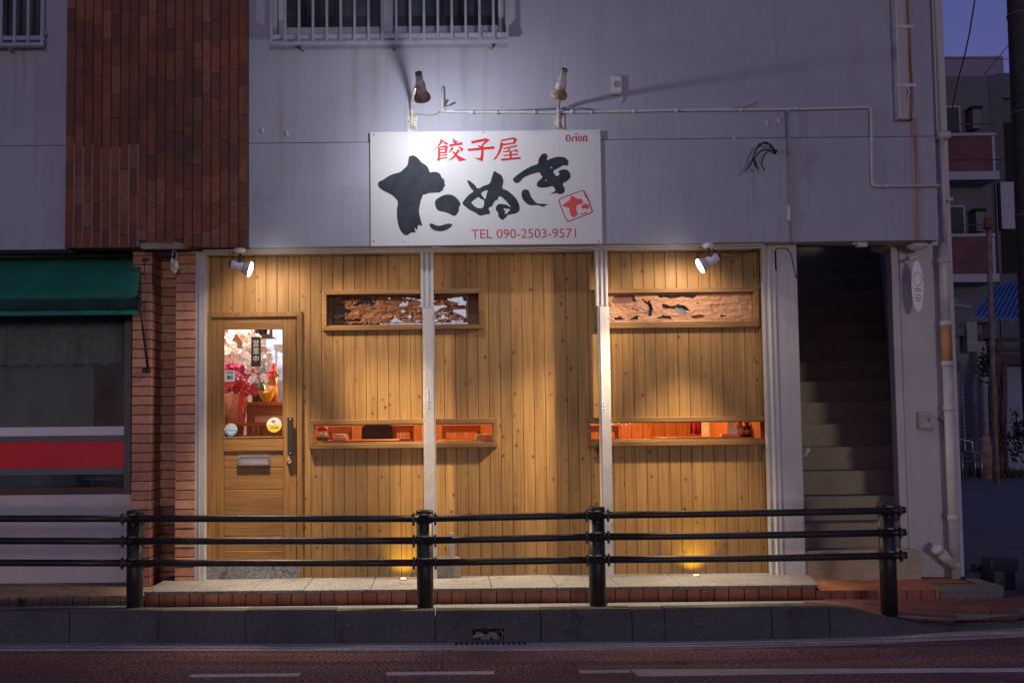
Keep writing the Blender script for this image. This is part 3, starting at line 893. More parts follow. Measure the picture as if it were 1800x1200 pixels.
small_label(up1, 750.5, 683, 757.5, 708, 6); small_label(up1, 751, 711, 757, 719, 2); small_label(up2, 1058, 705, 1064, 723, 3)
xw0, xw1 = X(343, 720, -.12), X(360, 720, -.12)
part(MB().box(xw0, xw1, -.125, .05, Z_P, Z_S - .003).box(xw0 + .028, xw0 + .038, -.131, -.1255, Z_P, Z_S - .004), 'door_post', 'white_metal', .002)
xv0 = X(1339.5, 440, -.11) ; xv1 = xl0 - .001
b = MB().box(xv0, xv1, -.115, -.045, Z_P, Z_S - .003)
b.box(xv0, xv0 + .012, -.123, -.1155, Z_P, Z_S - .004).box(xv0 + .05, xv1 - .01, -.121, -.1155, Z_P, Z_S - .004)
for py in range(470, 1000, 80): b.ball((xv0 + .022, -.115, Z(1345, py, -.115)), .005, 8, 5)
part(b, 'side_post', 'white_metal', .002)
xe0 = xl0 + .038
part(MB().box(xe0, xe0 + .014, -.149, -.1405, Z_P, Z_S - .004).box(xl0 + .004, xl0 + .016, -.146, -.1405, Z_P, Z_S - .004), 'edge_trim', 'white_metal', .002)
hr = MB().box(xw1, xv0, -.17, -.055, Z_S - .034, Z_S - .0015).box(xw1, xv0, -.205, -.176, Z_S - .018, Z_S - .0015)
part(hr, 'head_rail', 'white_metal', .003)
XC = X(1337, 720, 0)
part(MB().box(XC, xv0 + .04, -.03, -.001, Z_P, OPEN['sr'][2] - .045).box(XC, xv0 + .04, -.03, -.001, OPEN['sr'][3] + .045, Z_S - .04), 'corner_bead', 'trimv', .003)

# ------------------------------------------------------------------ windows
def trim_frame(px0, py0, px1, py1, w, y0=-.045, y1=-.0005, x1=None, name='window_frame', parent=None):
    r_ = rect(px0, py0, px1, py1, y0)
    X1 = x1 if x1 is not None else r_[1]
    b = MB().frame(r_[0], X1, r_[2], r_[3], w, y0, y1)
    return part(b, name, 'trim', .004, parent), (r_[0], X1, r_[2], r_[3])
def relief_panel(name, r, Y, holes, mat_, seed, parent, deep=(), amp=1.0):
    """pierced and carved board: a dense height field with the pierced cells left out"""
    x0, x1, z0, z1 = r; nx = 300; nzn = int(nx * (z1 - z0) / (x1 - x0))
    def inside(x, z, poly):
        c = False; j = len(poly) - 1
        for i in range(len(poly)):
            xi, zi = poly[i]; xj, zj = poly[j]
            if (zi > z) != (zj > z) and x < (xj - xi) * (z - zi) / (zj - zi) + xi: c = not c
            j = i
        return c
    bbs = [(min(p[0] for p in h), max(p[0] for p in h), min(p[1] for p in h), max(p[1] for p in h)) for h in holes]
    dbs = [(min(p[0] for p in h), max(p[0] for p in h), min(p[1] for p in h), max(p[1] for p in h)) for h in deep]
    b = MB()
    for j in range(nzn + 1):
        for i in range(nx + 1):
            x = x0 + (x1 - x0) * i / nx; z = z0 + (z1 - z0) * j / nzn
            q = Vector((x * 7 + seed, z * 16, seed * 1.7))
            w_ = noise.fractal(q * .6, 1.0, 2.0, 3)
            sw_ = noise.noise(Vector((x * 3 + seed + w_ * .7, z * 5 + w_ * .9, 2.2)))
            h = abs(math.sin(sw_ * 9 + w_ * 4)) * .013 + noise.fractal(q * 1.7, .8, 2.1, 3) * .009 + math.sin((sw_ * 34 + w_ * 14)) * .0028
            for k, d in enumerate(deep):
                if dbs[k][0] < x < dbs[k][1] and dbs[k][2] < z < dbs[k][3] and inside(x, z, d): h -= .012 / amp
            m_ = min(i, nx - i) / nx * 40; h *= min(1, m_) * amp
            b.v.append((x, Y - h, z))
    for j in range(nzn):
        for i in range(nx):
            x = x0 + (x1 - x0) * (i + .5) / nx; z = z0 + (z1 - z0) * (j + .5) / nzn
            if any(bb[0] < x < bb[1] and bb[2] < z < bb[3] and inside(x, z, h) for bb, h in zip(bbs, holes)): continue
            a = j * (nx + 1) + i
            b.f.append([a, a + 1, a + nx + 2, a + nx + 1]); b.sm.append(True)
    o = b.build(name, mat_, parent)
    md = o.modifiers.new('Solid', 'SOLIDIFY'); md.thickness = .012; md.offset = -1
    return o
def holes_from(lst, ox, oy, s, Y): return [[(lambda p: (p.x, p.z))(at(ox + u / s, oy + v / s, Y)) for u, v in h] for h in lst]
YC = .085
carve = timber('carved_wood', (.27, .125, .065), (.12, .05, .026), knots=False, weather=0, vert=False, tintv=0)
carve2 = timber('pale_carved_wood', (.50, .29, .19), (.36, .18, .105), knots=False, weather=0, vert=False, tintv=0)
# left transom
wA, rA = trim_frame(566, 508.5, 849.5, 579.5, .036)
part(MB().frame(OPEN['ul'][0] - .002, OPEN['ul'][1] + .002, OPEN['ul'][2] - .002, OPEN['ul'][3] + .002, .014, -.02, .10), 'inner_frame', plain('dark_timber', (.16, .075, .03), .6), .002, wA)
h1 = [[(200, 180), (255, 165), (290, 235), (350, 240), (340, 275), (250, 275), (200, 270)], [(235, 120), (290, 103), (340, 105), (320, 145), (260, 150)],
      [(430, 150), (480, 118), (520, 110), (560, 130), (600, 190), (615, 235), (570, 230), (540, 180), (460, 185), (390, 205), (355, 195)],
      [(205, 330), (260, 310), (290, 345), (400, 330), (460, 335), (430, 365), (240, 368)], [(790, 180), (850, 195), (860, 160), (945, 150), (935, 205), (860, 210)],
      [(865, 240), (930, 240), (915, 265), (870, 268)], [(895, 285), (940, 300), (980, 280), (985, 320), (950, 325), (905, 305)],
      [(745, 368), (800, 320), (850, 330), (850, 345), (920, 360), (930, 370)], [(880, 115), (960, 106), (1050, 118), (1085, 135), (1240, 135), (1230, 150), (1080, 152), (1040, 135)],
      [(1335, 125), (1440, 110), (1510, 100), (1530, 130), (1560, 150), (1558, 205), (1460, 185), (1480, 165), (1400, 150)], [(1225, 180), (1300, 180), (1390, 200), (1300, 215), (1260, 240), (1215, 270), (1180, 275), (1190, 210)],
      [(1370, 240), (1450, 235), (1460, 220), (1558, 220), (1558, 325), (1500, 290)], [(1180, 360), (1210, 345), (1290, 315), (1300, 285), (1320, 285), (1335, 310), (1390, 325), (1280, 338), (1230, 365)],
      [(1405, 350), (1480, 352), (1530, 340), (1520, 367), (1405, 370)], [(1000, 365), (1050, 345), (1080, 350), (1060, 368)], [(1040, 195), (1080, 185), (1085, 200), (1045, 205)], [(730, 110), (765, 112), (745, 130)]]
for cx, cy in ((1280, 275), (1310, 265), (1340, 270), (1395, 300), (1425, 305), (1488, 335), (1225, 318)): h1.append([(cx + 11 * math.cos(a), cy + 10 * math.sin(a)) for a in (0, 1, 2, 3, 4, 5)])
rp = rect(585, 519, 822, 568, YC)
relief_panel('carved_panel', rp, YC, holes_from(h1, 560, 505, 6, YC), carve, 3.1, wA)
rb = rect(560, 505, 856, 585, .30)
xm = X(668, 545, .22)
MB().box(rp[0], xm, .150, .156, rb[2], rb[3]).build('grey_backing', plain('grey_backing', (.12, .12, .13), .7), wA)
MB().box(xm + .001, rp[1] + .02, .150, .156, rb[2], rb[3]).build('lit_backing', emit('lit_frosted_pane', (.80, .80, 1.0), .40), wA, label='bright frosted pane behind the carving')
MB().box(rp[1] + .001, OPEN['ul'][1] + .02, .088, .10, rb[2], rb[3]).build('side_board', plain('dark_side_board', (.07, .03, .016), .7), wA)
MB().box(OPEN['ul'][0] - .02, rp[0] - .001, .10, .112, rb[2], rb[3]).build('side_board', carve, wA)
MB().box(rb[0] - .05, rb[1] + .05, .20, .21, rb[2] - .05, rb[3] + .05).build('back_board', M['dark'], wA)
# right transom
wB, rB = trim_frame(1046.5, 506, 1334, 576, .036)
part(MB().frame(OPEN['ur'][0] - .002, OPEN['ur'][1] + .002, OPEN['ur'][2] - .002, OPEN['ur'][3] + .002, .013, -.02, .05), 'inner_frame', plain('mid_timber', (.24, .12, .045), .6), .002, wB)
h2 = [[(440, 150), (470, 190), (530, 190), (560, 270), (550, 350), (520, 360), (460, 325), (520, 280), (510, 245), (450, 190)], [(590, 120), (1065, 115), (1020, 160), (960, 145), (860, 145), (780, 175), (700, 145), (640, 150)],
      [(665, 220), (790, 245), (850, 220), (920, 240), (985, 290), (920, 300), (960, 335), (850, 335), (810, 290), (770, 275), (665, 270)], [(590, 385), (680, 350), (750, 360), (790, 390)],
      [(120, 380), (190, 365), (240, 395), (160, 405), (130, 400)], [(330, 375), (395, 345), (395, 395), (300, 400)], [(1055, 200), (1090, 215), (1085, 225), (1060, 215)]]
d2 = [[(95, 180), (130, 125), (350, 125), (370, 190), (280, 215), (100, 215)], [(985, 355), (1110, 345), (1150, 355), (1120, 390), (1010, 385)], [(1320, 345), (1400, 335), (1380, 370), (1330, 375)], [(310, 265), (400, 290), (380, 310), (320, 280)],
      [(1190, 140), (1500, 110), (1520, 190), (1240, 210)], [(1200, 230), (1545, 205), (1545, 320), (1250, 340)]]
YC2 = .03
rp2 = rect(1052, 514, 1327, 568, YC2)
relief_panel('carved_panel', rp2, YC2, holes_from(h2 + d2[:3], 1060, 500, 6.4286, YC2), carve2, 8.4, wB, holes_from(d2[3:], 1060, 500, 6.4286, YC2), .55)
for u0, v0, u1, v1, cc in ((80, 118, 385, 222, (.20, .10, .075)), (970, 335, 1165, 395, (.26, .08, .035)), (1300, 325, 1410, 380, (.22, .07, .04))):
    p, q = at(1060 + u0 / 6.4286, 500 + v0 / 6.4286, YC2 + .02), at(1060 + u1 / 6.4286, 500 + v1 / 6.4286, YC2 + .02)
    MB().box(p.x, q.x, YC2 + .016, YC2 + .024, q.z, p.z).build('sunk_ground', plain('sunk_ground', cc, .7), wB)
MB().box(rp2[0] - .02, rp2[1] + .02, .075, .081, rp2[2] - .02, rp2[3] + .02).build('grey_backing', plain('grey_backing_pane', (.16, .16, .19), .5), wB)
# low window slots
wC, rC = trim_frame(543, 736.5, 875.5, 787.5, .040)
wD, rD = trim_frame(1029.5, 732.5, 1349, 783, .040, x1=xv0 + .06)
for w_, k in ((wC, 'sl'), (wD, 'sr')):
    o_ = OPEN[k]
    MB().box(o_[0] - .01, o_[1] + .01, .045, .049, o_[2] - .01, o_[3] + .01).build('pane', M['glass'], w_)
    MB().box(o_[0], min(o_[1], XB1), -.02, .10, o_[2] - .012, o_[2] + .004).box(o_[0], min(o_[1], XB1), -.02, .10, o_[3] - .004, o_[3] + .012).build('reveal', M['trim'], w_)

# ------------------------------------------------------------------ door
dr = part(MB().frame(*rect(362, 548.5, 531, 1030, -.03), .037, -.03, -.0005), 'door_frame', 'trimv', .003)
yd0, yd1 = .004, .044                                          # leaf
D = rect(370.5, 557.5, 521, 988, yd0)
G = rect(393, 578, 498, 768.5, yd0)
P2 = rect(393, 793, 498, 968, yd0)
leaf = MB()
leaf.box(D[0], G[0], yd0, yd1, D[2], D[3]).box(G[1], D[1], yd0, yd1, D[2], D[3])
leafh = MB().box(G[0], G[1], yd0 + .001, yd1, G[3], D[3]).box(G[0], G[1], yd0 + .001, yd1, P2[3], G[2]).box(G[0], G[1], yd0 + .001, yd1, D[2], P2[2])
door = part(leaf, 'door', 'door', .004)
leafh.each('door_rail', M['doorh'], door, .004)
pn = MB(); zs_ = [P2[2]] + [Z(445, py, yd0) for py in (942, 905, 860, 822)] + [P2[3]]
for a, b_ in zip(zs_, zs_[1:]): pn.box(P2[0] + .001, P2[1] - .001, yd0 + .014, yd1 - .004, a + .002, b_ - .002)
pn.each('door_board', M['doorh'], door, .003)
MB().box(G[0], G[1], yd0 + .016, yd0 + .020, G[2], G[3]).build('door_pane', M['glass'], door)
MB().frame(G[0] - .004, G[1] + .004, G[2] - .004, G[3] + .004, .010, yd0 - .003, yd0 + .0155).build('glazing_bead', M['trim'], door, .002)
ls = rect(418, 800, 474.5, 817.5, yd0)
s_ = MB().frame(ls[0], ls[1], ls[2], ls[3], .016, yd0 - .012, yd0 + .013).build('letter_slot', M['grey_metal'], door, .002)
MB().box(ls[0] + .018, ls[1] - .018, yd0 - .004, yd0 + .012, ls[2] + .018, ls[3] - .018).build('flap', M['steel'], s_, .002)
hd = rect(505.5, 733, 516, 800, yd0 - .03)
hh = MB().box(hd[0], hd[1], yd0 - .05, yd0 - .032, hd[2], hd[3]).build('handle', M['black'], door, .004)
b = MB()
for f in (.06, .94):
    z = hd[2] + (hd[3] - hd[2]) * f; xc = (hd[0] + hd[1]) / 2
    b.tube([(xc, yd0 - .034, z), (xc, yd0 + .004, z)], .009, 10); b.ball((xc, yd0 - .051, z), .006, 8, 5)
b.each('handle_fixing', M['steel'], hh)
lc = at(509.5, 811, yd0)
MB().lathe((lc.x, yd0 + .002, lc.z), (0, -1, 0), [(0, .026), (.008, .026), (.012, .02), (.03, .018), (.034, .012)]).build('lock', M['steel'], door)
hg = MB()
for py in (590, 781, 965):
    z = Z(369, py, -.02); hg.tube([(D[0] - .004, -.006, z - .045), (D[0] - .004, -.006, z + .045)], .008, 10)
hg.each('hinge', M['steel'], dr)
th = rect(362, 989.5, 526, 1013, -.06)
part(MB().box(th[0], th[1], -.045, .1, Z_P - .01, th[3]), 'threshold', 'stone', .004)
# stickers on the glass
ys_ = yd0 + .0155
pap = lambda n, c: plain(n, c, .5, var=.05)
def disc(parent, name, c, r_, m, y0, y1, n=28, half=None):
    pts = [(c.x + r_ * math.cos(2 * math.pi * i / n), c.z + r_ * math.sin(2 * math.pi * i / n)) for i in range(n)]
    if half is not None: pts = [(x, min(z, c.z + half * r_)) for x, z in pts]
    return MB().prism(pts, y0, y1).build(name, m, parent)
c1 = at(406, 755, ys_); r1 = 11.3 / FPX * 9.6
sk = disc(door, 'round_sticker', c1, r1, pap('sticker_pale_blue', (.45, .56, .66)), ys_ - .001, ys_)
disc(sk, 'sticker_band', c1, r1 * .98, pap('sticker_blue', (.08, .28, .58)), ys_ - .0016, ys_ - .0011, half=-.05)
b = MB().box(c1.x - r1 * .65, c1.x + r1 * .65, ys_ - .0022, ys_ - .0017, c1.z - r1 * .42, c1.z - r1 * .24).box(c1.x - r1 * .4, c1.x + r1 * .4, ys_ - .0022, ys_ - .0017, c1.z - r1 * .68, c1.z - r1 * .54)
b.build('sticker_print', pap('sticker_white', (.7, .72, .74)), sk)
c2 = at(482, 746.5, ys_); r2 = 13.2 / FPX * 9.6
sk = disc(door, 'round_sticker', c2, r2, pap('sticker_cream', (.70, .70, .70)), ys_ - .001, ys_)
disc(sk, 'sticker_band', c2, r2 * .98, pap('sticker_yellow', (.68, .52, .04)), ys_ - .0016, ys_ - .0011, half=-.02)
text_mesh('sticker_print', 'スタンプラリー', c2.x - r2 * .86, ys_ - .0017, c2.z - r2 * .12, r2 * 1.72, r2 * .26, pap('sticker_amber', (.5, .3, .02)), sk, .0005)
text_mesh('sticker_print', '加盟店舗', c2.x - r2 * .55, ys_ - .0017, c2.z - r2 * .5, r2 * 1.1, r2 * .26, pap('sticker_ink', (.06, .06, .07)), sk, .0005)
MB().ball((c2.x - r2 * .1, ys_ - .0012, c2.z + r2 * .45), r2 * .3, 12, 6, (1, .004, .7)).build('sticker_picture', pap('sticker_grey', (.2, .2, .2)), sk)
sq = rect(395, 651, 413, 677, ys_)
sk = MB().box(sq[0], sq[1], ys_ - .001, ys_, sq[2], sq[3]).build('square_sticker', pap('sticker_paper', (.66, .66, .68)), door)
hq = (sq[3] - sq[2])
MB().box(sq[0], sq[1], ys_ - .0016, ys_ - .0011, sq[2], sq[2] + hq * .26).build('sticker_band', pap('sticker_red', (.62, .03, .03)), sk)
wq = sq[1] - sq[0]
MB().box(sq[0] + wq * .22, sq[0] + wq * .5, ys_ - .0016, ys_ - .0011, sq[2] + hq * .4, sq[2] + hq * .66).build('sticker_emblem', pap('sticker_navy', (.05, .10, .25)), sk)
MB().box(sq[0] + wq * .5, sq[0] + wq * .8, ys_ - .0016, ys_ - .0011, sq[2] + hq * .4, sq[2] + hq * .66).build('sticker_emblem', pap('sticker_teal', (.10, .36, .38)), sk)
b = MB()
for k in (.80, .90): b.box(sq[0] + wq * .15, sq[0] + wq * .85, ys_ - .0016, ys_ - .0011, sq[2] + hq * (k - .025), sq[2] + hq * (k + .025))
b.build('sticker_print', pap('sticker_ink', (.06, .06, .07)), sk)
# open sign hanging inside the glass
og = rect(441.5, 592, 458.5, 644, .06)
os_ = thing('open_sign', 'dark hanging plate with white upright lettering behind the door glass', 'sign', ((og[0] + og[1]) / 2, .06, og[2]))
MB().box(og[0], og[1], .058, .062, og[2], og[3]).build('plate', plain('dark_green_plate', (.012, .018, .012), .7), os_, .002)
text_mesh('lettering', '営\n業\n中', og[0] + .013, .0575, og[2] + .035, og[1] - og[0] - .026, og[3] - og[2] - .06, pap('white_letter', (.75, .75, .72)), os_, .0008, bold=.004, line=1.05)
MB().tube([(og[0] + .02, .06, og[3]), ((og[0] + og[1]) / 2, .06, og[3] + .09), (og[1] - .02, .06, og[3])], .0015, 6).build('cord', M['cable'], os_)

# upper windows behind bars
def upper_window(op, mull, nm):
    zb = op[2]
    w_ = part(MB().frame(op[0], op[1], zb, 5.75, .045, Y_U + .09, Y_U + .15), 'window_frame', 'frame_alu', .003)
    z0 = zb + .045
    if mull:
        m0, m1 = X(668, 30, Y_U + .1), X(691, 30, Y_U + .1)
        MB().box(m0, m1, Y_U + .085, Y_U + .145, z0, 5.7).build('mullion', M['frame_alu'], w_, .003)
        MB().box(op[0] + .046, m0 - .002, Y_U + .10, Y_U + .14, z0 + .0, z0 + .05).box(m1 + .002, op[1] - .046, Y_U + .095, Y_U + .135, z0, z0 + .05).build('sash', M['frame_alu'], w_, .003)
    MB().box(op[0] + .045, op[1] - .045, Y_U + .118, Y_U + .122, z0, 5.7).build('pane', M['glass_dark'], w_)
    MB().box(op[0] - .03, op[1] + .03, Y_U - .03, Y_U + .09, zb - .03, zb - .001).build('sill', M['frame_alu'], w_, .004)
    return w_
upper_window(wl, True, 'a'); upper_window(wl2, False, 'b')
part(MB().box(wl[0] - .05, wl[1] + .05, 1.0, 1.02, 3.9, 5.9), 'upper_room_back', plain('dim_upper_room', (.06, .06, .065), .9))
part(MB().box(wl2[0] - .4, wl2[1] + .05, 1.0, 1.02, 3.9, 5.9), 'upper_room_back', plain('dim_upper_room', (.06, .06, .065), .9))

# ------------------------------------------------------------------ signboard
YS = -.302
S = rect(651, 230, 1057.5, 430.5, YS)
sign = thing('signboard', 'white signboard with red kanji and big black brush lettering on the fascia', 'signboard', ((S[0] + S[1]) / 2, Y_F, S[2]))
mS, ntS, bS = new_mat('sign_face')
_n = nz(ntS, coords(ntS, (14, 14, .5)), 1.5, 4)
ntS.links.new(mixc(ntS, mth(ntS, 'MULTIPLY', ramp(ntS, _n, .5, .8), .3), (.56, .57, .60), (.46, .46, .46)), bS.inputs['Base Color'])
bS.inputs['Roughness'].default_value = .42
bS.inputs['Specular IOR Level'].default_value = .25
MB().box(S[0], S[1], YS, Y_F - .0005, S[2], S[3]).build('panel', mS, sign, .003)
ink = plain('brush_ink', (.022, .030, .044), .6, var=.25, spec=.2)
red = plain('sign_red', (.52, .022, .030), .55, var=.08, spec=.2)
def px2(lst, ox, oy, s): return [(lambda p: (p.x, p.z))(at(ox + u / s, oy + v / s, YS)) for u, v in lst]
ta = [[(450, 75), (480, 66), (510, 65), (560, 100), (612, 160), (650, 180), (690, 220), (718, 285), (760, 279), (800, 282), (850, 305), (868, 345), (885, 368), (912, 384), (898, 396), (916, 408), (904, 424), (915, 440), (918, 468), (896, 476), (908, 492), (884, 500), (898, 518), (870, 530), (845, 550), (770, 555), (700, 560), (655, 578), (630, 580), (605, 640), (590, 690), (574, 790), (585, 860), (600, 930), (617, 990), (572, 978), (556, 1004), (552, 1036), (540, 1042), (522, 1018), (516, 1030), (528, 1064), (512, 1078), (470, 1080), (440, 1100), (420, 1114), (404, 1104), (385, 1112), (330, 1050), (300, 970), (285, 880), (284, 770), (295, 680), (270, 635), (200, 575), (110, 530), (50, 485), (32, 440), (50, 405), (80, 395), (150, 350), (220, 312), (320, 285), (370, 245), (415, 200), (430, 150), (440, 88)],
      [(785, 670), (820, 630), (880, 595), (950, 577), (1020, 590), (1080, 635), (1120, 700), (1100, 750), (1095, 800), (1045, 860), (960, 825), (900, 805), (830, 790), (795, 745)],
      [(712, 975), (740, 958), (790, 980), (850, 990), (920, 970), (970, 960), (1012, 975), (975, 1020), (920, 1050), (850, 1062), (780, 1050), (730, 1015)]]
nu = [[(770, 70), (840, 115), (905, 150), (945, 220), (958, 300), (935, 430), (1020, 470), (1120, 540), (1210, 630), (1270, 730), (1300, 830), (1290, 910), (1220, 960), (1120, 980), (1035, 1000), (1015, 1050), (985, 1065), (945, 1100), (880, 1060), (850, 1010), (845, 950), (800, 890), (805, 825), (850, 768), (930, 765), (1020, 780), (1115, 832), (1040, 730), (960, 650), (870, 600), (835, 675), (790, 690), (725, 780), (735, 800), (645, 850), (680, 960), (580, 985), (480, 1010), (430, 990), (350, 935), (250, 890), (160, 820), (95, 750), (150, 660), (230, 570), (325, 500), (270, 430), (220, 340), (200, 262), (270, 295), (350, 360), (425, 440), (530, 385), (665, 335), (710, 220), (740, 120)],
      [(490, 545), (550, 495), (622, 480), (600, 570), (575, 660), (530, 610)], [(285, 735), (350, 670), (430, 620), (490, 665), (550, 690), (530, 835), (430, 850), (350, 810)],
      [(960, 865), (1030, 865), (1100, 880), (1060, 930), (1025, 970), (975, 958), (1003, 932)]]
cir = lambda x, y, r: [(x + r * math.cos(k), y + r * math.sin(k)) for k in (0, 1, 2, 3, 4, 5)]
ki = [[(635, 95), (700, 90), (738, 140), (722, 215), (800, 185), (900, 155), (1010, 152), (1080, 175), (1138, 245), (1110, 320), (1040, 315), (950, 365), (845, 430), (910, 520), (965, 480), (940, 430), (1020, 395), (1100, 400), (1150, 440), (1175, 495), (1170, 550), (1100, 620), (1025, 665), (1060, 750), (1060, 825), (980, 868), (890, 845), (780, 870), (885, 800), (835, 715), (760, 730), (650, 742), (570, 735), (530, 700), (545, 630), (590, 590), (635, 540), (600, 490), (578, 450), (480, 470), (370, 505), (280, 550), (220, 615), (165, 652), (105, 640), (72, 585), (100, 545), (200, 465), (330, 380), (450, 320), (550, 285), (560, 220), (590, 150)],
      cir(808, 358, 16), cir(706, 600, 15),
      [(270, 785), (320, 775), (375, 800), (400, 860), (430, 930), (535, 1040), (640, 1050), (765, 1065), (690, 1080), (690, 1100), (640, 1105), (540, 1075), (430, 1080), (350, 1055), (270, 975), (238, 890), (245, 820)]]
flat_shapes('brush_letter', [smooth_loop(px2(l, 660, 265, 7.5), 3) for l in ta], YS, .0016, ink, sign)
flat_shapes('brush_letter', [smooth_loop(px2(l, 805, 295, 12), 3) for l in nu], YS, .0016, ink, sign)
flat_shapes('brush_letter', [smooth_loop(px2(l, 895, 262, 10.909), 3) for l in ki], YS, .0016, ink, sign)
kan = {'gyo': [[(205, 105), (265, 125), (225, 185), (150, 265), (60, 335), (140, 245), (190, 170)], [(245, 130), (285, 150), (352, 188), (330, 215), (262, 180)], [(180, 248), (300, 214), (345, 245), (330, 262), (200, 264)],
               [(158, 262), (206, 252), (200, 300), (192, 470), (192, 490), (187, 516), (133, 490), (155, 460)], [(292, 240), (346, 248), (322, 360), (287, 350)], [(196, 290), (290, 275), (285, 300), (196, 310)], [(192, 345), (320, 335), (318, 365), (192, 372)],
               [(190, 400), (330, 380), (328, 410), (190, 418)], [(188, 455), (330, 435), (328, 462), (186, 478)],
               [(420, 92), (525, 148), (490, 185), (455, 180)], [(360, 205), (610, 160), (618, 208), (375, 242)], [(388, 235), (455, 275), (400, 330), (345, 375), (385, 300), (403, 265)], [(520, 235), (620, 270), (630, 290), (600, 345), (570, 290)],
               [(415, 325), (470, 345), (520, 400), (690, 490), (555, 518), (480, 420)], [(520, 290), (565, 320), (500, 410), (440, 470), (330, 515), (400, 460), (460, 400), (500, 340)]],
       'za': [[(765, 145), (1050, 85), (1125, 120), (1010, 215), (1000, 245), (960, 250), (975, 200), (1035, 140), (800, 190)], [(885, 215), (1000, 235), (1010, 300), (1005, 400), (995, 500), (980, 520), (820, 450), (940, 455), (955, 400), (965, 290), (920, 250)], [(705, 285), (1200, 235), (1212, 285), (725, 328)]],
       'ya': [[(1320, 120), (1560, 70), (1580, 100), (1335, 147)], [(1545, 72), (1565, 70), (1635, 100), (1590, 185), (1550, 182), (1568, 118), (1545, 100)], [(1370, 190), (1600, 162), (1590, 190), (1380, 224)],
              [(1325, 150), (1385, 190), (1360, 250), (1310, 370), (1240, 470), (1175, 497), (1250, 400), (1300, 280)], [(1365, 270), (1625, 213), (1640, 240), (1390, 290)],
              [(1480, 275), (1522, 280), (1462, 326), (1600, 310), (1560, 280), (1660, 315), (1625, 350), (1600, 330), (1380, 350), (1365, 330), (1430, 325)], [(1485, 335), (1530, 340), (1530, 470), (1495, 470)], [(1365, 400), (1640, 370), (1650, 398), (1385, 420)], [(1320, 470), (1690, 435), (1700, 472), (1345, 508)]]}
for k in kan:
    b = MB()
    for i, l in enumerate(kan[k]):
        b.prism(px2(l, 755, 235, 10.588), YS - .0010 - .00012 * i, YS + .0004)
    b.build('red_kanji', red, sign)
# stamp at the lower right
b = MB()
loop = px2([(905, 118), (520, 245), (200, 370), (128, 432), (200, 640), (340, 1000), (405, 1088), (520, 1068), (820, 950), (1120, 835), (1185, 790), (1080, 460), (990, 300), (918, 145)], 975, 328, 17.907)
wd = [.0030, .0034, .0036, .0042, .0036, .0034, .004, .0032, .0036, .0042, .0046, .0036, .0075, .0055]
for i in range(len(loop) - 1):
    p, q = Vector(loop[i]), Vector(loop[i + 1]); n_ = Vector((-(q - p).y, (q - p).x)).normalized(); e = (q - p).normalized() * .002
    b.prism([tuple(p - e + n_ * wd[i]), tuple(q + e + n_ * wd[i + 1]), tuple(q + e - n_ * wd[i + 1]), tuple(p - e - n_ * wd[i])], YS - .0010 - .0001 * i, YS + .0003)
b.build('stamp_outline', red, sign)
stp = [[(545, 285), (640, 340), (740, 390), (820, 375), (870, 420), (895, 480), (840, 545), (740, 570), (690, 610), (675, 700), (700, 800), (730, 855), (690, 900), (640, 950), (585, 970), (530, 930), (490, 850), (470, 760), (465, 690), (380, 650), (260, 620), (245, 590), (330, 520), (440, 455), (500, 370), (510, 300)],
       [(830, 630), (890, 570), (970, 540), (1060, 570), (1080, 630), (1045, 710), (950, 690), (870, 695)], [(820, 830), (900, 845), (980, 790), (1030, 795), (960, 850), (880, 870), (825, 862)]]
flat_shapes('stamp_letter', [smooth_loop(px2(l, 975, 328, 17.907), 3) for l in stp], YS, .0018, plain('stamp_red', (.58, .006, .016), .38, var=.06), sign)
# small red logotype
lg = MB()
def ring(cx, cy, rx, ry, ix, iy, n=20, tilt=0):
    o_ = px2([(cx + rx * math.cos(2 * math.pi * k / n), cy + ry * math.sin(2 * math.pi * k / n)) for k in range(n)], 975, 225, 22.5)
    i_ = px2([(cx + tilt + ix * math.cos(2 * math.pi * k / n), cy + iy * math.sin(2 * math.pi * k / n)) for k in range(n)], 975, 225, 22.5)
    for k in range(n):
        j = (k + 1) % n; lg.prism([o_[k], o_[j], i_[j], i_[k]], YS - .001, YS + .0003)
ring(532, 405, 104, 138, 44, 100, tilt=6); ring(998, 425, 88, 118, 32, 84)
for i, l in enumerate([[(660, 405), (722, 385), (722, 540), (662, 540)], [(690, 400), (770, 315), (800, 345), (775, 410), (750, 380), (722, 425)], [(820, 350), (882, 320), (882, 540), (822, 540)], [(848, 203), (892, 247), (848, 292), (804, 247)],
          [(1108, 350), (1170, 322), (1170, 540), (1112, 540)], [(1140, 350), (1205, 285), (1270, 320), (1284, 360), (1228, 372), (1205, 335), (1172, 380)], [(1226, 355), (1284, 345), (1284, 540), (1226, 540)]]):
    lg.prism(px2(l, 975, 225, 22.5), YS - .001 - .0001 * (i + 1), YS + .0003)
lg.build('small_logo', plain('logo_red', (.34, .006, .020), .4, var=.06), sign)
tx0, tx1, tz0, tz1 = rect(828.5, 402.5, 1012.5, 418.5, YS)
text_mesh('phone_number', 'TEL 090-2503-9571', tx0, YS + .0004, tz0, tx1 - tx0, tz1 - tz0, plain('phone_red', (.40, .02, .03), .4, var=.06), sign, .0014)
b = MB()
for px, py in ((657, 237), (1050, 234), (711, 425), (1053, 424), (657, 424), (850, 233)):
    p = at(px, py, YS); b.ball((p.x, YS, p.z), .006, 8, 5, (1, .5, 1))
b.each('screw', M['grey_metal'], sign)

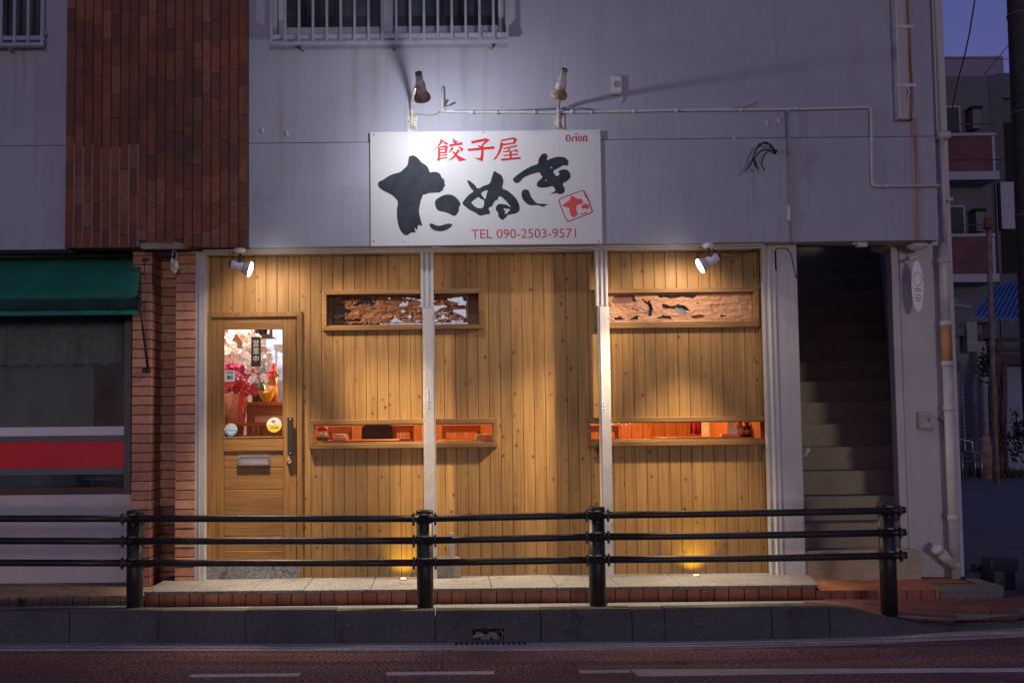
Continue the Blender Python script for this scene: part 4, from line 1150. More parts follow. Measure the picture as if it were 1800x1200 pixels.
# ------------------------------------------------------------------ lamps on arms above the signboard
lampgrey = plain('weathered_lamp_grey', (.60, .54, .50), .6, var=.4, scale=30)
lampdark = plain('lamp_cap', (.20, .18, .20), .5)
bulbback = plain('bulb_back', (.34, .24, .17), .5, var=.5, scale=40)
bracket_m = plain('bracket_paint', (.50, .47, .42), .6, var=.25, scale=24)
def sign_lamp(pxb, pyb, pts, head_c, head_dir, label, lit):
    base = at(pxb, pyb, Y_U)
    t = thing('sign_lamp', label, 'lamp', (base.x, Y_U, base.z), 'lamps above the signboard')
    b0, b1, z0, z1 = rect(pxb - 9, 204, pxb + 9, 229.5, Y_U - .01)
    z1 = max(z1, base.z + .02)
    MB().box(b0, b1, Y_U - .012, Y_U - .0005, S[3] + .004, z1).build('bracket', bracket_m, t, .002)
    b = MB(); rr = random.Random(int(pxb))
    for k in range(7):
        f = rr.choice((.18, .82)); b.lathe((b0 + (b1 - b0) * f, Y_U - .0125, S[3] + .01 + (z1 - S[3] - .02) * rr.random()), (0, -1, 0), [(0, .005), (.003, .004)], 8)
    b.each('bracket_bolt', M['rust'], t)
    MB().tube(pts, .0135, 12).build('arm', bracket_m, t)
    d = Vector(head_dir).normalized(); c = Vector(head_c)
    # head profile measured from the rear cap to the lit face
    hb = MB().lathe(c - d * .115, d, [(-.03, .025), (.035, .026), (.038, .035), (.094, .037), (.098, .041), (.104, .037)], 20)
    h = hb.build('lamp_head', lampgrey, t)
    cap = MB(); u = d.orthogonal().normalized(); w = d.cross(u)
    for k in range(8):
        a = 2 * math.pi * k / 8; cap.obox(c - d * .152 + (u * math.cos(a) + w * math.sin(a)) * .017, u * .006, w * .006, d * .010)
    cap.lathe(c - d * .147, d, [(-.002, .02), (.004, .024)], 14)
    cap.build('cooling_fins', lampdark, h)
    MB().lathe(c - d * .013, d, [(0, .036), (.012, .040), (.036, .056), (.056, .0615), (.066, .060)], 24).build('bulb', bulbback, t)
    if lit:
        MB().lathe(c + d * .0535, d, [(0, .054), (.004, .050), (.007, .03), (.008, .0)], 24).build('bulb_face', emit('lamp_white', (1.0, .97, .95), 14), t)
        point('lamp_light', c + d * .085, LAMP_W, (.97, .97, 1.0), .024, t)
        spot('lamp_beam', c + d * .085, at(880, 345, YS), LAMP_W * 1.1, (.97, .97, 1.0), 174, 1.0, .024, t)
    else:
        MB().lathe(c + d * .0535, d, [(0, .054), (.004, .050), (.007, .03), (.008, .0)], 24).build('bulb_face', plain('unlit_bulb', (.5, .48, .44), .3), t)
    return t
LAMP_W = 15.5
def arm_pts(pxb, py0, mids, end):
    p = [at(pxb, py0, Y_U - .022)]
    for px, py, Y in mids: p.append(at(px, py, Y))
    p.append(Vector(end))
    # smooth
    out = []
    for i in range(len(p) - 1):
        p0, p1, p2, p3 = p[max(i - 1, 0)], p[i], p[i + 1], p[min(i + 2, len(p) - 1)]
        for k in range(5):
            t = k / 5
            out.append((p1 * 2 + (p2 - p0) * t + (p0 * 2 - p1 * 5 + p2 * 4 - p3) * t * t + (p1 * 3 - p0 - p2 * 3 + p3) * t ** 3) * .5)
    out.append(p[-1]); return out
hl = at(741, 163, -1.15); dl = Vector((.10, .60, -.60))
hrr = at(984.5, 158, -1.15); dr_ = Vector((-.12, .55, -.62))
sign_lamp(724.5, 216, arm_pts(724.5, 226, [(724.5, 204, Y_U - .024), (724.5, 180, Y_U - .12), (729, 158, -.75)], hl - dl.normalized() * .05 + Vector((-.02, .0, 0))), hl, dl, 'lit weathered lamp on a curved arm at the left end of the signboard top', True)
sign_lamp(983, 212, arm_pts(981.5, 226, [(981.5, 204, Y_U - .024), (982, 182, Y_U - .12), (985, 160, -.75)], hrr - dr_.normalized() * .05 + Vector((.0, .0, 0))), hrr, dr_, 'unlit weathered lamp on a curved arm above the right part of the signboard', False)

# ------------------------------------------------------------------ two spotlights under the fascia
housing = plain('spot_housing', (.70, .70, .72), .5, .0, var=.15)
def soffit_spot(pxm, rear, front, Yl, label, power):
    m_ = at(pxm, 440, Yl)
    t = thing('wall_spotlight', label, 'spotlight', (m_.x, Yl, Z_S), 'spotlights under the fascia')
    a, c = at(rear[0], rear[1], -.452), at(front[0], front[1], -.434)
    d = (c - a).normalized(); L = (c - a).length
    MB().lathe((m_.x, Yl, Z_S - .0005), (0, 0, -1), [(0, .048), (.026, .046), (.034, .034), (.04, .015)], 20).build('ceiling_mount', housing, t)
    md_ = a + d * (L * .42)
    k = MB().tube([(m_.x, Yl, Z_S - .036), (m_.x + .01, Yl, Z_S - .065), tuple(md_ + Vector((0, 0, .035)))], .010, 10)
    k.lathe(md_ + Vector((0, -.03, .042)), (0, 1, 0), [(0, .016), (.06, .016)], 12)
    k.build('knuckle', M['black_metal'], t)
    MB().lathe(a, d, [(0, .024), (.004, .033), (L * .50, .039), (L * .52, .036), (L * .56, .037)], 22).build('lamp_body', housing, t)
    MB().lathe(a - d * .010, d, [(0, .022), (.010, .030), (.0125, .030)], 18).build('end_cap', M['black'], t)
    MB().lathe(a + d * (L * .56), d, [(0, .036), (L * .08, .045), (L * .26, .059), (L * .31, .060)], 24).build('bulb_shell', plain('bulb_shell', (.62, .61, .62), .35, var=.1), t)
    MB().lathe(a + d * (L * .872), d, [(0, .0595), (L * .05, .056), (L * .10, .042), (L * .13, .015), (L * .133, 0)], 24).build('lit_face', emit('spot_white', (1.0, .90, .78), 22), t)
    lp = c + d * .032 + Vector((0, -.05, 0))                   # a reflector bulb: strong low beam, side beam, foot beam and spill
    mir = lambda px: px if rear[0] < front[0] else 1690 - px
    spot('low_beam', lp, at(mir(900), 960, -.38), 5.5 * power, SPOT_LOW, 52, 1.0, .035, t)
    spot('side_beam', lp, at(mir(950), 720, -.2), 0.95 * power, SPOT_COL, 84, 1.0, .035, t)
    spot('foot_beam', lp, at(mir(480), 1250, -.36), 3.8 * power, SPOT_LOW, 60, 1.0, .035, t)
    spot('spill_light', lp, lp + Vector((0, .5, -1.0)), .19 * power, SPOT_COL, 168, .45, .035, t)
    w = MB(); s_ = -1 if rear[0] < front[0] else 1
    if s_ > 0: w.tube([at(1252, 437, Yl + .05), at(1258, 441, Yl + .05), at(1270, 443.5, Yl + .05), at(1290, 446, Yl + .05), at(1303, 445.5, Yl + .05), at(1318, 440, Yl + .05), at(1335, 437, Yl + .05)], .004, 8)
    else: w.tube([at(412, 441, Yl + .05), at(408, 447, Yl + .05), at(404, 448, Yl + .05), at(402, 439, Yl + .05)], .004, 8)
    w.build('lead', M['cable'], t)
    return t
SPOT_COL = (1.0, .75, .50); SPOT_LOW = (1.0, .73, .42)
SPOT_W = 86
soffit_spot(421, (405.5, 464), (443.5, 474.5), -.235, 'lit grey spotlight above the shop door, aimed right', SPOT_W)
soffit_spot(1244.5, (1263, 451), (1227, 469.5), -.235, 'lit grey spotlight over the carved window by the pillar, aimed left', SPOT_W)

# ------------------------------------------------------------------ yellow ground lights on the step
def ground_light(px, py, label):
    p = atz(px, py, Z_P + .004)
    t = thing('ground_light', label, 'ground light', (p.x, p.y, Z_P), 'yellow lights in the step')
    MB().lathe((p.x, p.y, Z_P + .0005), (0, 0, 1), [(0, .030), (.006, .030), (.009, .026)], 18).build('rim', M['steel'], t)
    MB().lathe((p.x, p.y, Z_P + .0075), (0, 0, 1), [(0, .024), (.004, .02), (.005, 0)], 18).build('lit_lens', emit('yellow_lens', (1.0, .72, .25), 4), t)
    spot('ground_spot', (p.x, p.y, Z_P + .02), (p.x, .09, Z_P + .30), 4.2, (1.0, .66, .02), 100, .9, .012, t)
ground_light(709, 1017, 'small yellow floor light by the post of the left bay')
ground_light(1224, 1011, 'small yellow floor light under the right carved window')

# ------------------------------------------------------------------ pipes and fittings on the upper wall
def wall_pipe(name, label, cat, pts, r, mat_, clips=(), n=10, cr=1.35):
    P = [at(px, py, Y) for px, py, Y in pts]
    t = thing(name, label, cat, P[0])
    # round the bends
    path = [P[0]]
    for i in range(1, len(P) - 1):
        a = (P[i - 1] - P[i]); c = (P[i + 1] - P[i]); k = min(.035, a.length * .4, c.length * .4)
        for s_ in range(5):
            f = s_ / 4; p0 = P[i] + a.normalized() * k; p2 = P[i] + c.normalized() * k
            path.append(p0 * (1 - f) ** 2 + P[i] * 2 * f * (1 - f) + p2 * f * f)
    path.append(P[-1])
    MB().tube(path, r, n).build('pipe', mat_, t)
    if clips:
        b = MB()
        for px, py, Y, ax in clips:
            p = at(px, py, Y); d = Vector((1, 0, 0)) if ax == 'x' else Vector((0, 0, 1))
            b.tube([p - d * .016, p + d * .016], r * cr, n)
        b.each('clip', mat_, t)
    return t
yc = Y_U - .016
pm = M['conduit']
wall_pipe('conduit', 'long thin white conduit running along the wall above the signboard', 'conduit', [(779, 153, yc + .01), (777, 196, yc), (983, 197.5, yc), (1190, 193.5, yc), (1391, 192, yc), (1531, 188.5, yc), (1533, 327, Y_F - .018), (1651, 326, Y_F - .018)],
          .0125, pm, [(830, 197, yc, 'x'), (873, 197, yc, 'x'), (940, 197, yc, 'x'), (1006, 196.5, yc, 'x'), (1040, 196, yc, 'x'), (1115, 195, yc, 'x'), (1190, 193.5, yc, 'x'), (1304, 192.5, yc, 'x'), (1401, 191, yc, 'x'), (1560, 326.5, Y_F - .018, 'x'), (1532, 215, yc, 'z'), (779, 194, yc, 'x')])
wall_pipe('branch_conduit', 'thin conduit dropping down the fascia beside the loose cable loop', 'conduit', [(1384.5, 194, yc - .02), (1386, 246, yc - .02), (1388, 330, Y_F - .014), (1391, 424, Y_F - .014)], .0085, plain('grey_conduit', (.26, .25, .27), .5), [(1384.5, 197, yc - .02, 'z'), (1387.5, 316, Y_F - .014, 'z'), (1390, 381, Y_F - .014, 'z')])
b = MB(); p = at(1386, 375, Y_F - .012); b.box(p.x - .014, p.x + .014, Y_F - .03, Y_F - .0005, p.z - .06, p.z + .06)
tag(b.build('conduit_cover', M['conduit'], None, .003, origin=p), 'small white clip box beside the thin conduit near the fascia bottom', 'clip box')
# thin black cable that follows the conduit and dangling ends
wall_pipe('lamp_cable', 'thin grey cable sagging from the lit sign lamp to the conduit end', 'cable', [(727, 204, Y_U - .01), (733, 200.5, Y_U - .012), (752, 202, Y_U - .012), (764, 202.5, Y_U - .012), (773, 196, Y_U - .014)], .0035, plain('grey_cable', (.25, .25, .26), .6))
b = MB().tube([at(778, 152, yc), at(780.5, 154, yc - .01), at(781.5, 186, yc - .016)], .004, 8).tube([at(781.5, 186, yc - .016), at(786, 175, yc - .03)], [.003, .006], 8).tube([at(781.5, 187, yc - .016), at(789, 185, yc - .03), at(798, 180, yc - .04)], [.003, .004, .006], 8)
p = at(781, 186, yc)
tag(b.build('loose_wire', plain('loose_wire', (.10, .10, .10), .6), None, origin=p), 'short loose wire with two cut ends at the left end of the conduit', 'wire')
dusty = plain('dusty_cable', (.20, .19, .19), .6)
for pts_, r_, lb in (([(800, 194.2, yc - .014), (900, 194, yc - .016), (985, 191, yc - .018)], .0035, 'thin dusty cable lying on the conduit between the two sign lamps'),
                     ([(988, 190, yc - .02), (1010, 190, yc - .03), (1026, 192, yc - .03), (1040, 193, yc - .02)], .0055, 'short thick cable tail on the conduit right of the unlit sign lamp'),
                     ([(1290, 190, yc - .01), (1310, 188, yc - .012), (1332, 180, yc - .006)], .003, 'thin wire end sticking up from the conduit above the cable loop')):
    P_ = [at(*q_) for q_ in pts_]
    tag(MB().tube(P_, r_, 8).build('wall_cable', dusty, None, origin=P_[0]), lb, 'cable')
# socket box
sb = rect(1075, 134, 1093, 166, Y_U - .03)
t = thing('socket_box', 'small white socket box on the upper wall right of the sign lamps', 'socket', ((sb[0] + sb[1]) / 2, Y_U, sb[2]))
MB().box(sb[0], sb[1], Y_U - .032, Y_U - .0005, sb[2], sb[3]).build('box', M['conduit'], t, .004)
p = at(1084, 148.5, Y_U - .032)
MB().lathe((p.x, Y_U - .0325, p.z), (0, -1, 0), [(0, .026), (.004, .026), (.005, .018), (.003, .016), (.003, .0)], 18).build('socket', plain('socket_face', (.30, .30, .32), .5), t)
MB().tube([at(1090, 166, Y_U - .02), at(1092, 173, Y_U - .02), at(1090, 181, Y_U - .012)], .006, 8).build('lead', M['conduit'], t)
# small remains of fixings
b = MB()
for px, py in ((1347, 217), (1368, 213), (440 + 22, 230), (505, 235), (1290, 244), (1240, 290)):
    p = at(px, py, Y_U); b.box(p.x - .012, p.x + .01, Y_U - .012, Y_U - .0004, p.z - .022, p.z + .022)
part(b, 'old_fixings', 'conduit', .004)
# hanging loop of dead cables
yh = Y_F - .10
loopm = plain('dead_cable', (.016, .016, .018), .55)
b = MB()
def cab(pts, r): b.tube([at(px, py, yh + dy) for px, py, dy in pts], r, 8)
cab([(1363, 268, .09), (1358, 257, .06), (1346, 250, .0), (1334, 254, -.03), (1326, 270, -.03), (1322, 284, -.02), (1318, 292, -.02)], .006)
cab([(1362, 270, .09), (1352, 254, .05), (1340, 252, .0), (1330, 262, -.02), (1324, 276, -.02), (1330, 290, -.03)], .005)
cab([(1356, 266, .09), (1345, 262, .05), (1336, 266, .0), (1326, 280, -.02), (1314, 296, -.04), (1310, 302, -.05)], .005)
cab([(1348, 268, .05), (1342, 276, .02), (1338, 288, .0), (1344, 300, .01)], .005)
cab([(1326, 284, -.02), (1328, 292, -.01), (1333, 297, .0)], .007)
tag(b.build('cable_bundle', loopm, None, origin=at(1360, 268, Y_F)), 'tangled loop of dead black cables hanging out of the fascia', 'cables')
p = at(1361, 268, Y_F)
b = MB().lathe((p.x, Y_F - .0004, p.z), (0, -1, 0), [(0, .016), (.03, .013), (.06, .01)], 10)
part(b, 'cable_hole', 'dark')
# rusty boxed duct at the right of the upper wall
u0, u1, uz0, uz1 = rect(1578, 100, 1604, 211, Y_U - .05)
t = thing('boxed_duct', 'tall rust stained white duct on the upper wall beside the corner', 'duct', ((u0 + u1) / 2, Y_U, uz0))
md = painted_wall('duct_paint', (.46, .45, .49), [((u1 - u0) / 2 - .022, .040, 1.1, -3.0, 1.0, RUST), ((u1 - u0) / 2 - .022, .022, 1.1, -3.0, 1.0, (.09, .032, .012))], dirt=.5)
MB().box(u0 + .004, u1, Y_U - .075, Y_U - .0005, uz0, Z_TOP).build('casing', md, t, .005)
MB().box(u0 - .012, u0 + .0035, Y_U - .09, Y_U - .0005, uz0 + .004, Z_TOP).build('edge_strip', M['conduit'], t, .003)
b = MB()
for py in (47, 150): p = at(1592, py, Y_U - .08); b.box(u0 - .02, u1 + .02, Y_U - .084, Y_U - .0756, p.z - .014, p.z + .014)
p = at(1597, 166, Y_U - .08); b.tube([(u1 - .05, Y_U - .08, p.z + .06), (u1 - .045, Y_U - .10, p.z + .01), (u1 - .055, Y_U - .085, p.z - .03)], .008, 8)
b.each('strap', M['conduit'], t, .002)

# window grilles
def grille(px_list, zb_py, ztop, y0, label, px_end):
    yg = Y_U - .10
    z0 = Z((px_list[0] + px_list[-1]) / 2, zb_py, yg)
    t = thing('window_grille', label, 'window grille', (X(px_list[0], 50, yg), Y_U, z0), 'white window grilles')
    x0, x1 = X(px_list[0], 40, yg), X(px_list[-1], 40, yg)
    fr = MB().box(x0 - .016, x1 + .016, yg - .014, yg + .012, z0 - .005, z0 + .022).box(x0 - .016, x1 + .016, yg + .0125, yg + .019, z0 + .05, z0 + .085)
    for x in (x0 - .004, x1 + .004): fr.box(x - .012, x + .012, yg + .02, Y_U - .0005, z0 + .10, z0 + .13)
    fr.build('frame', M['grille'], t, .002)
    for px in px_list:
        x = X(px, 40, yg)
        MB().box(x - .010, x + .010, yg - .010, yg + .012, z0 + .0225, 5.7).build('bar', M['grille'], t, .002)
    b = MB()
    n = 3 if len(px_list) > 8 else 1
    for k in range(n):
        x = x0 + (x1 - x0) * ((.13, .52, .93)[k] if n == 3 else .6)
        b.box(x - .011, x + .011, yg + .02, Y_U - .0006, z0 - .026, z0 - .0055)
    b.each('bracket', plain('dull_bracket', (.26, .21, .17), .8, var=.4, scale=40), t, .003)
grille([477 + 24.4 * k for k in range(18)], 77, 5.7, 0, 'long white barred grille over the wide window above the signboard', 894)
grille([-70, -46, -22, 2, 25.5, 49.5, 74], 81, 5.7, 0, 'white barred grille over the small window left of the brick panel', 78)

# ------------------------------------------------------------------ downpipe at the corner
yd = -.09
def sec(px0, px1, py0, py1):
    a, c = at((px0 + px1) / 2, py0, yd), at((px0 + px1) / 2, py1, yd)
    return a, c
xp_ = X(1660, 500, yd)
t = thing('downpipe', 'white plastic downpipe with a rusty middle length at the building corner', 'downpipe', (xp_, yd, .22))
zr0, zr1 = Z(1664, 636, yd), Z(1664, 565, yd)
zb_ = zl
rp_ = .0395
def xat(z): return X(1650 + (1 - (z - .3) / 2.6) * 22, 500, yd)
xpv = X(1662.5, 560, yd)
MB().tube([(xpv, yd, zb_), (xpv, yd, zr0)], rp_, 18).build('lower_pipe', M['pipe'], t)
mr = painted_wall('rust_washed_pipe', (.50, .27, .12), [(.03, .05, 2.6, -1.5, 1.0, (.22, .085, .025))], dirt=.5)
MB().tube([(xpv, yd, zr0 + .001), (xpv, yd, zr1)], rp_ + .001, 18).build('rusty_pipe', mr, t)
MB().tube([(xpv, yd, zr1 + .001), (xpv, yd, Z_S + .0)], rp_ - .003, 18).build('upper_pipe', M['pipe'], t)
cp = MB()
for py in (455, 566, 637, 715, 908, 990):
    z = Z(1665, py, yd); cp.tube([(xpv, yd, z - .03), (xpv, yd, z + .012)], rp_ + .007, 18)
cp.each('coupling', M['pipe'], t)
b = MB()
for py in (735, 905): z = Z(1665, py, yd); b.box(xpv - .05, xpv + .05, yd + .01, -.0005, z - .012, z + .012)
b.each('wall_strap', M['grey_metal'], t)
y0 = at(1673, 995, yd); y1 = at(1651, 967, yd - .06)
cl = MB().tube([Vector((xpv - .01, yd, y0.z)), Vector((y1.x, yd - .06, y1.z))], .040, 16)
d = (Vector((y1.x, yd - .06, y1.z)) - Vector((xpv, yd, y0.z))).normalized()
o1 = cl.build('cleanout_branch', M['pipe'], t)
c_ = Vector((y1.x, yd - .06, y1.z))
MB().lathe(c_, d, [(0, .047), (.035, .047), (.038, .02), (.038, .012), (.052, .012)], 18).build('cleanout_cap', M['pipe'], o1)
# thinner pipe running up the upper corner with a spout
yv = -.07
xv_ = X(1657.5, 330, yv)
t = thing('vent_pipe', 'thin pale pipe up the building corner ending in a fat spout beside the fascia', 'pipe', (xv_, yv, Z_S))
MB().tube([(xv_, yv, Z_S + .01), (xv_, yv, Z(1656, 245, yv))], .018, 14).build('pipe', M['pipe'], t)
xv2 = X(1648, 110, yv)
MB().tube([(xv2, yv, Z(1650, 236, yv)), (xv2, yv, Z_TOP)], .011, 12).build('thin_pipe', M['pipe'], t)
zz_ = Z(1660, 238, yv)
MB().tube([(xv_ - .045, yv, zz_), (xv_ + .0, yv, zz_), (xv_ + .06, yv - .01, zz_ - .004), (xv_ + .075, yv - .01, zz_ - .01)], [.034, .038, .036, .020], 16).build('spout', M['pipe'], t)
zz2 = Z(1665, 351, yv)
MB().tube([(xv_, yv, zz2), (xv_ + .075, yv, zz2 + .004)], .016, 12).build('side_branch', M['pipe'], t)

# ------------------------------------------------------------------ things on the stair pillars
yo = -.16
o0, o1_, oz0, oz1 = rect(1602.5, 458, 1623, 548.5, yo)
t = thing('oval_sign', 'narrow white oval sign hanging from the corner of the fascia', 'sign', ((o0 + o1_) / 2, yo, oz0))
oc = ((o0 + o1_) / 2, (oz0 + oz1) / 2); ra_, rb_ = (o1_ - o0) / 2, (oz1 - oz0) / 2
MB().prism([(oc[0] + ra_ * math.cos(2 * math.pi * k / 36), oc[1] + rb_ * math.sin(2 * math.pi * k / 36)) for k in range(36)], yo - .006, yo + .006).build('plate', plain('oval_plate', (.80, .79, .80), .5, var=.05), t, .002)
b = MB()
faint = plain('faint_pink', (.50, .38, .38), .6)
for k in range(24):
    a, c = 2 * math.pi * k / 24, 2 * math.pi * (k + 1) / 24
    q = lambda r_, a_: (oc[0] + r_ * .62 * math.cos(a_), oc[1] + rb_ * .28 + r_ * math.sin(a_))
    b.prism([q(rb_ * .28, a), q(rb_ * .28, c), q(rb_ * .24, c), q(rb_ * .24, a)], yo - .0072, yo - .0062)
for k, (f, w) in enumerate(((-.10, .5), (-.18, .62), (-.34, .4), (-.46, .5), (-.56, .36))):
    b.box(oc[0] - ra_ * w, oc[0] + ra_ * w, yo - .0072, yo - .0062, oc[1] + rb_ * f - .006, oc[1] + rb_ * f + .006)
b.build('faded_print', faint, t)
b = MB().tube([at(1600, 455, yo), at(1618, 447, yo - .02)], .014, 12).tube([at(1608, 452, yo - .01), at(1609, 460, yo)], .005, 8).tube([at(1612, 450, yo - .01), at(1612, 432, yo + .02)], .006, 8)
b.build('hanger', M['conduit'], t)
# round white lamp cover under the fascia corner
p = at(1613, 436, -.15)
t = thing('porch_light', 'round white unlit porch light under the right end of the fascia', 'lamp', (p.x, -.15, Z_S))
MB().lathe((p.x, -.15, Z_S - .0006), (0, 0, -1), [(0, .10), (.012, .10), (.014, .09)], 24).build('rim', M['grey_metal'], t)
MB().lathe((p.x, -.15, Z_S - .0145), (0, 0, -1), [(0, .088), (.02, .078), (.04, .05), (.05, .0)], 24).build('cover', plain('milky_cover', (.60, .60, .60), .3), t)
# little box light over the stairs
q = rect(1505, 431, 1522, 440, -.2)
tag(MB().box(q[0], q[1], -.24, -.18, Z_S - .04, Z_S - .0006).box(q[0] - .03, q[0] + .01, -.22, -.19, Z_S - .018, Z_S - .0007).build('sensor_box', M['conduit'], None, .004, origin=((q[0] + q[1]) / 2, -.21, Z_S)), 'small white sensor box under the fascia above the stairs', 'sensor')
# meter box on the corner column
q = rect(1614, 723, 1636, 752, -.03)
t = thing('switch_box', 'small grey metal switch box on the column right of the stairs', 'switch box', ((q[0] + q[1]) / 2, 0, q[2]))
MB().box(q[0], q[1], -.045, -.0006, q[2], q[3]).build('box', plain('box_grey', (.30, .30, .33), .5, .3), t, .004)
MB().box(q[1] - .03, q[1] - .012, -.052, -.0455, (q[2] + q[3]) / 2 - .02, (q[2] + q[3]) / 2 + .02).build('latch', plain('latch_grey', (.2, .2, .22), .7), t, .002)
MB().tube([at(1611, 752, -.004), at(1618, 756, -.004), at(1627, 755, -.004), at(1636, 757, -.004), at(1640, 750, -.004)], .004, 6).build('seal', plain('old_putty', (.30, .28, .27), .8), t)
# handrail end in the stairwell
p = at(1420, 790, .0); q = at(1416, 800, -.02)
t = thing('handrail_end', 'short white handrail end on the left side of the stairs', 'handrail', (xl1, 0, p.z))
MB().tube([(xl1 - .005, .1, q.z - .01), (xl1 + .02, .06, q.z - .005), tuple(at(1417, 799, .02)), tuple(at(1421, 788, -.02))], .014, 12).build('rail', plain('handrail_white', (.62, .62, .62), .4), t)
MB().lathe((xl1 + .0005, .1, q.z - .01), (1, 0, 0), [(0, .03), (.006, .03)], 14).build('wall_plate', M['white_metal'], t)
MB().tube([(xl1 + .03, .3, q.z + .15), (xl1 + .05, 3.6, q.z + 2.75)], .014, 10).build('long_rail', plain('handrail_dark', (.2, .2, .2), .4), t)
# wires on the pillar
wall_pipe('pillar_wire', 'thin dark wire curling down the top of the white pillar left of the stairs', 'wire', [(1362, 438, -.15), (1372, 436, -.15), (1385, 437, -.15), (1391, 447, -.15), (1394, 462, -.15), (1397, 474, -.15), (1401, 489, -.15), (1398, 484, -.16)], .003, M['cable'])
p = rect(1362, 440, 1365, 475, -.152)
part(MB().box(p[0], p[1], -.152, -.1505, p[2], p[3]), 'dark_slot', 'dark')
wall_pipe('soffit_cable', 'thin white cable sagging under the fascia above the middle bay', 'cable', [(760, 434, -.22), (800, 437, -.22), (850, 435, -.22), (905, 438, -.22), (960, 435, -.22), (1020, 437, -.22), (1046, 434, -.22)], .004, M['cable_w'])

# ------------------------------------------------------------------ awning over the left shop window
aw = thing('awning', 'dark green fabric awning over the left shop window', 'awning', (X(120, 453, -.05), -.05, Z(120, 453, -.05)))
green, _ng, _bg = new_mat('green_canvas')
_f = nz(_ng, coords(_ng, (1, 1, 2)), 2.2, 5, .65); _s = nz(_ng, coords(_ng, (6, 1, 1)), 2.0, 4)
_c = mixc(_ng, ramp(_ng, _f, .3, .75), (.006, .125, .088), (.010, .185, .130))
_c = mixc(_ng, mth(_ng, 'MULTIPLY', ramp(_ng, nz(_ng, coords(_ng, (.8, 1, 1.6)), 1.6, 5), .56, .76), .4), _c, (.10, .17, .16))
_ng.links.new(_c, _bg.inputs['Base Color']); _bg.inputs['Roughness'].default_value = .85
bump(_ng, _bg, mth(_ng, 'ADD', mth(_ng, 'MULTIPLY', _s, 2.0), nz(_ng, coords(_ng), 60, 3)), .5, .012)
yb0, yf0 = -.03, -.42
za_, zb2, zc_ = Z(120, 454, yb0), Z(120, 523, yf0), Z(120, 553, yf0 + .04)
xe0_, xe1_ = X(250, 455, yb0), X(240.5, 530, yf0)
cv = MB(); n = 14
xw = [X_LEFT + (1 - 0) * 0]
def row(Y, z, xe, dz=0, wob=0.0): return [(X_LEFT + (xe - X_LEFT) * k / 60, Y + wob * math.sin(k * 1.7) * .6, z + dz + wob * math.sin(k * .9 + 1)) for k in range(61)]
rows_ = []
for k in range(7):
    f = k / 6; rows_.append(row(yb0 + (yf0 - yb0) * f, za_ + (zb2 - za_) * (f ** 1.08), xe0_ + (xe1_ - xe0_) * f, 0, .0045 * math.sin(f * 3.1)))
for r_ in rows_: cv.v += r_
for j in range(6):
    for k in range(60):
        a = j * 61 + k; cv.f.append([a, a + 1, a + 62, a + 61]); cv.sm.append(True)
o_ = cv.build('canopy', green, aw); o_.modifiers.new('Solid', 'SOLIDIFY').thickness = .004
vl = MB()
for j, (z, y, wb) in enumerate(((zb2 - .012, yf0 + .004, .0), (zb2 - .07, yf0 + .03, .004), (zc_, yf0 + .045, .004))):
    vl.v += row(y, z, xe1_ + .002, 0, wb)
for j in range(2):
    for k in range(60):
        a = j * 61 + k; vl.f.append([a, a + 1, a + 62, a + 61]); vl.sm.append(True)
o_ = vl.build('valance', plain('shaded_valance', (.008, .05, .042), .9, var=.3, scale=6), aw); o_.modifiers.new('Solid', 'SOLIDIFY').thickness = .003  # darker green paints in the shade under the awning front
MB().box(X_LEFT, xe1_, yf0 + .036, yf0 + .040, zc_ - .004, zc_ + .03).build('hem', plain('green_hem', (.012, .20, .15), .8, var=.2), aw)
MB().tube([(X_LEFT, yf0 + .012, zb2 - .004), (xe1_ + .012, yf0 + .012, zb2 - .004)], .011, 12).build('front_bar', plain('green_bar', (.006, .06, .05), .7), aw)
MB().tube([(X_LEFT, yb0 + .01, za_ + .02), (xe0_ + .02, yb0 + .01, za_ + .02)], .026, 12).build('roller', M['black_metal'], aw)
p0, p1 = Vector((xe1_ + .02, yf0, zb2 - .004)), at(260, 650, -.16)
MB().tube([p0, p1], .010, 10).build('arm', M['black_metal'], aw)
b = MB().ball(p0, .022, 10, 8); b.ball(p1, .018, 10, 8); b.box(p1.x - .045, p1.x + .015, -.16, -.131, p1.z - .02, p1.z + .02)
p2 = at(254, 457, -.14); b.tube([at(247, 457, -.10), at(262, 456, -.14)], .010, 8).ball(p2, .018, 10, 8)
b.tube([at(255, 462, -.14), at(253, 480, -.14), at(256, 492, -.14)], .003, 6).box(at(252, 480, 0).x, at(260, 480, 0).x, -.145, -.133, at(252, 480, -.14).z - .004, at(252, 480, -.14).z + .004)
b.build('arm_fittings', M['black_metal'], aw)

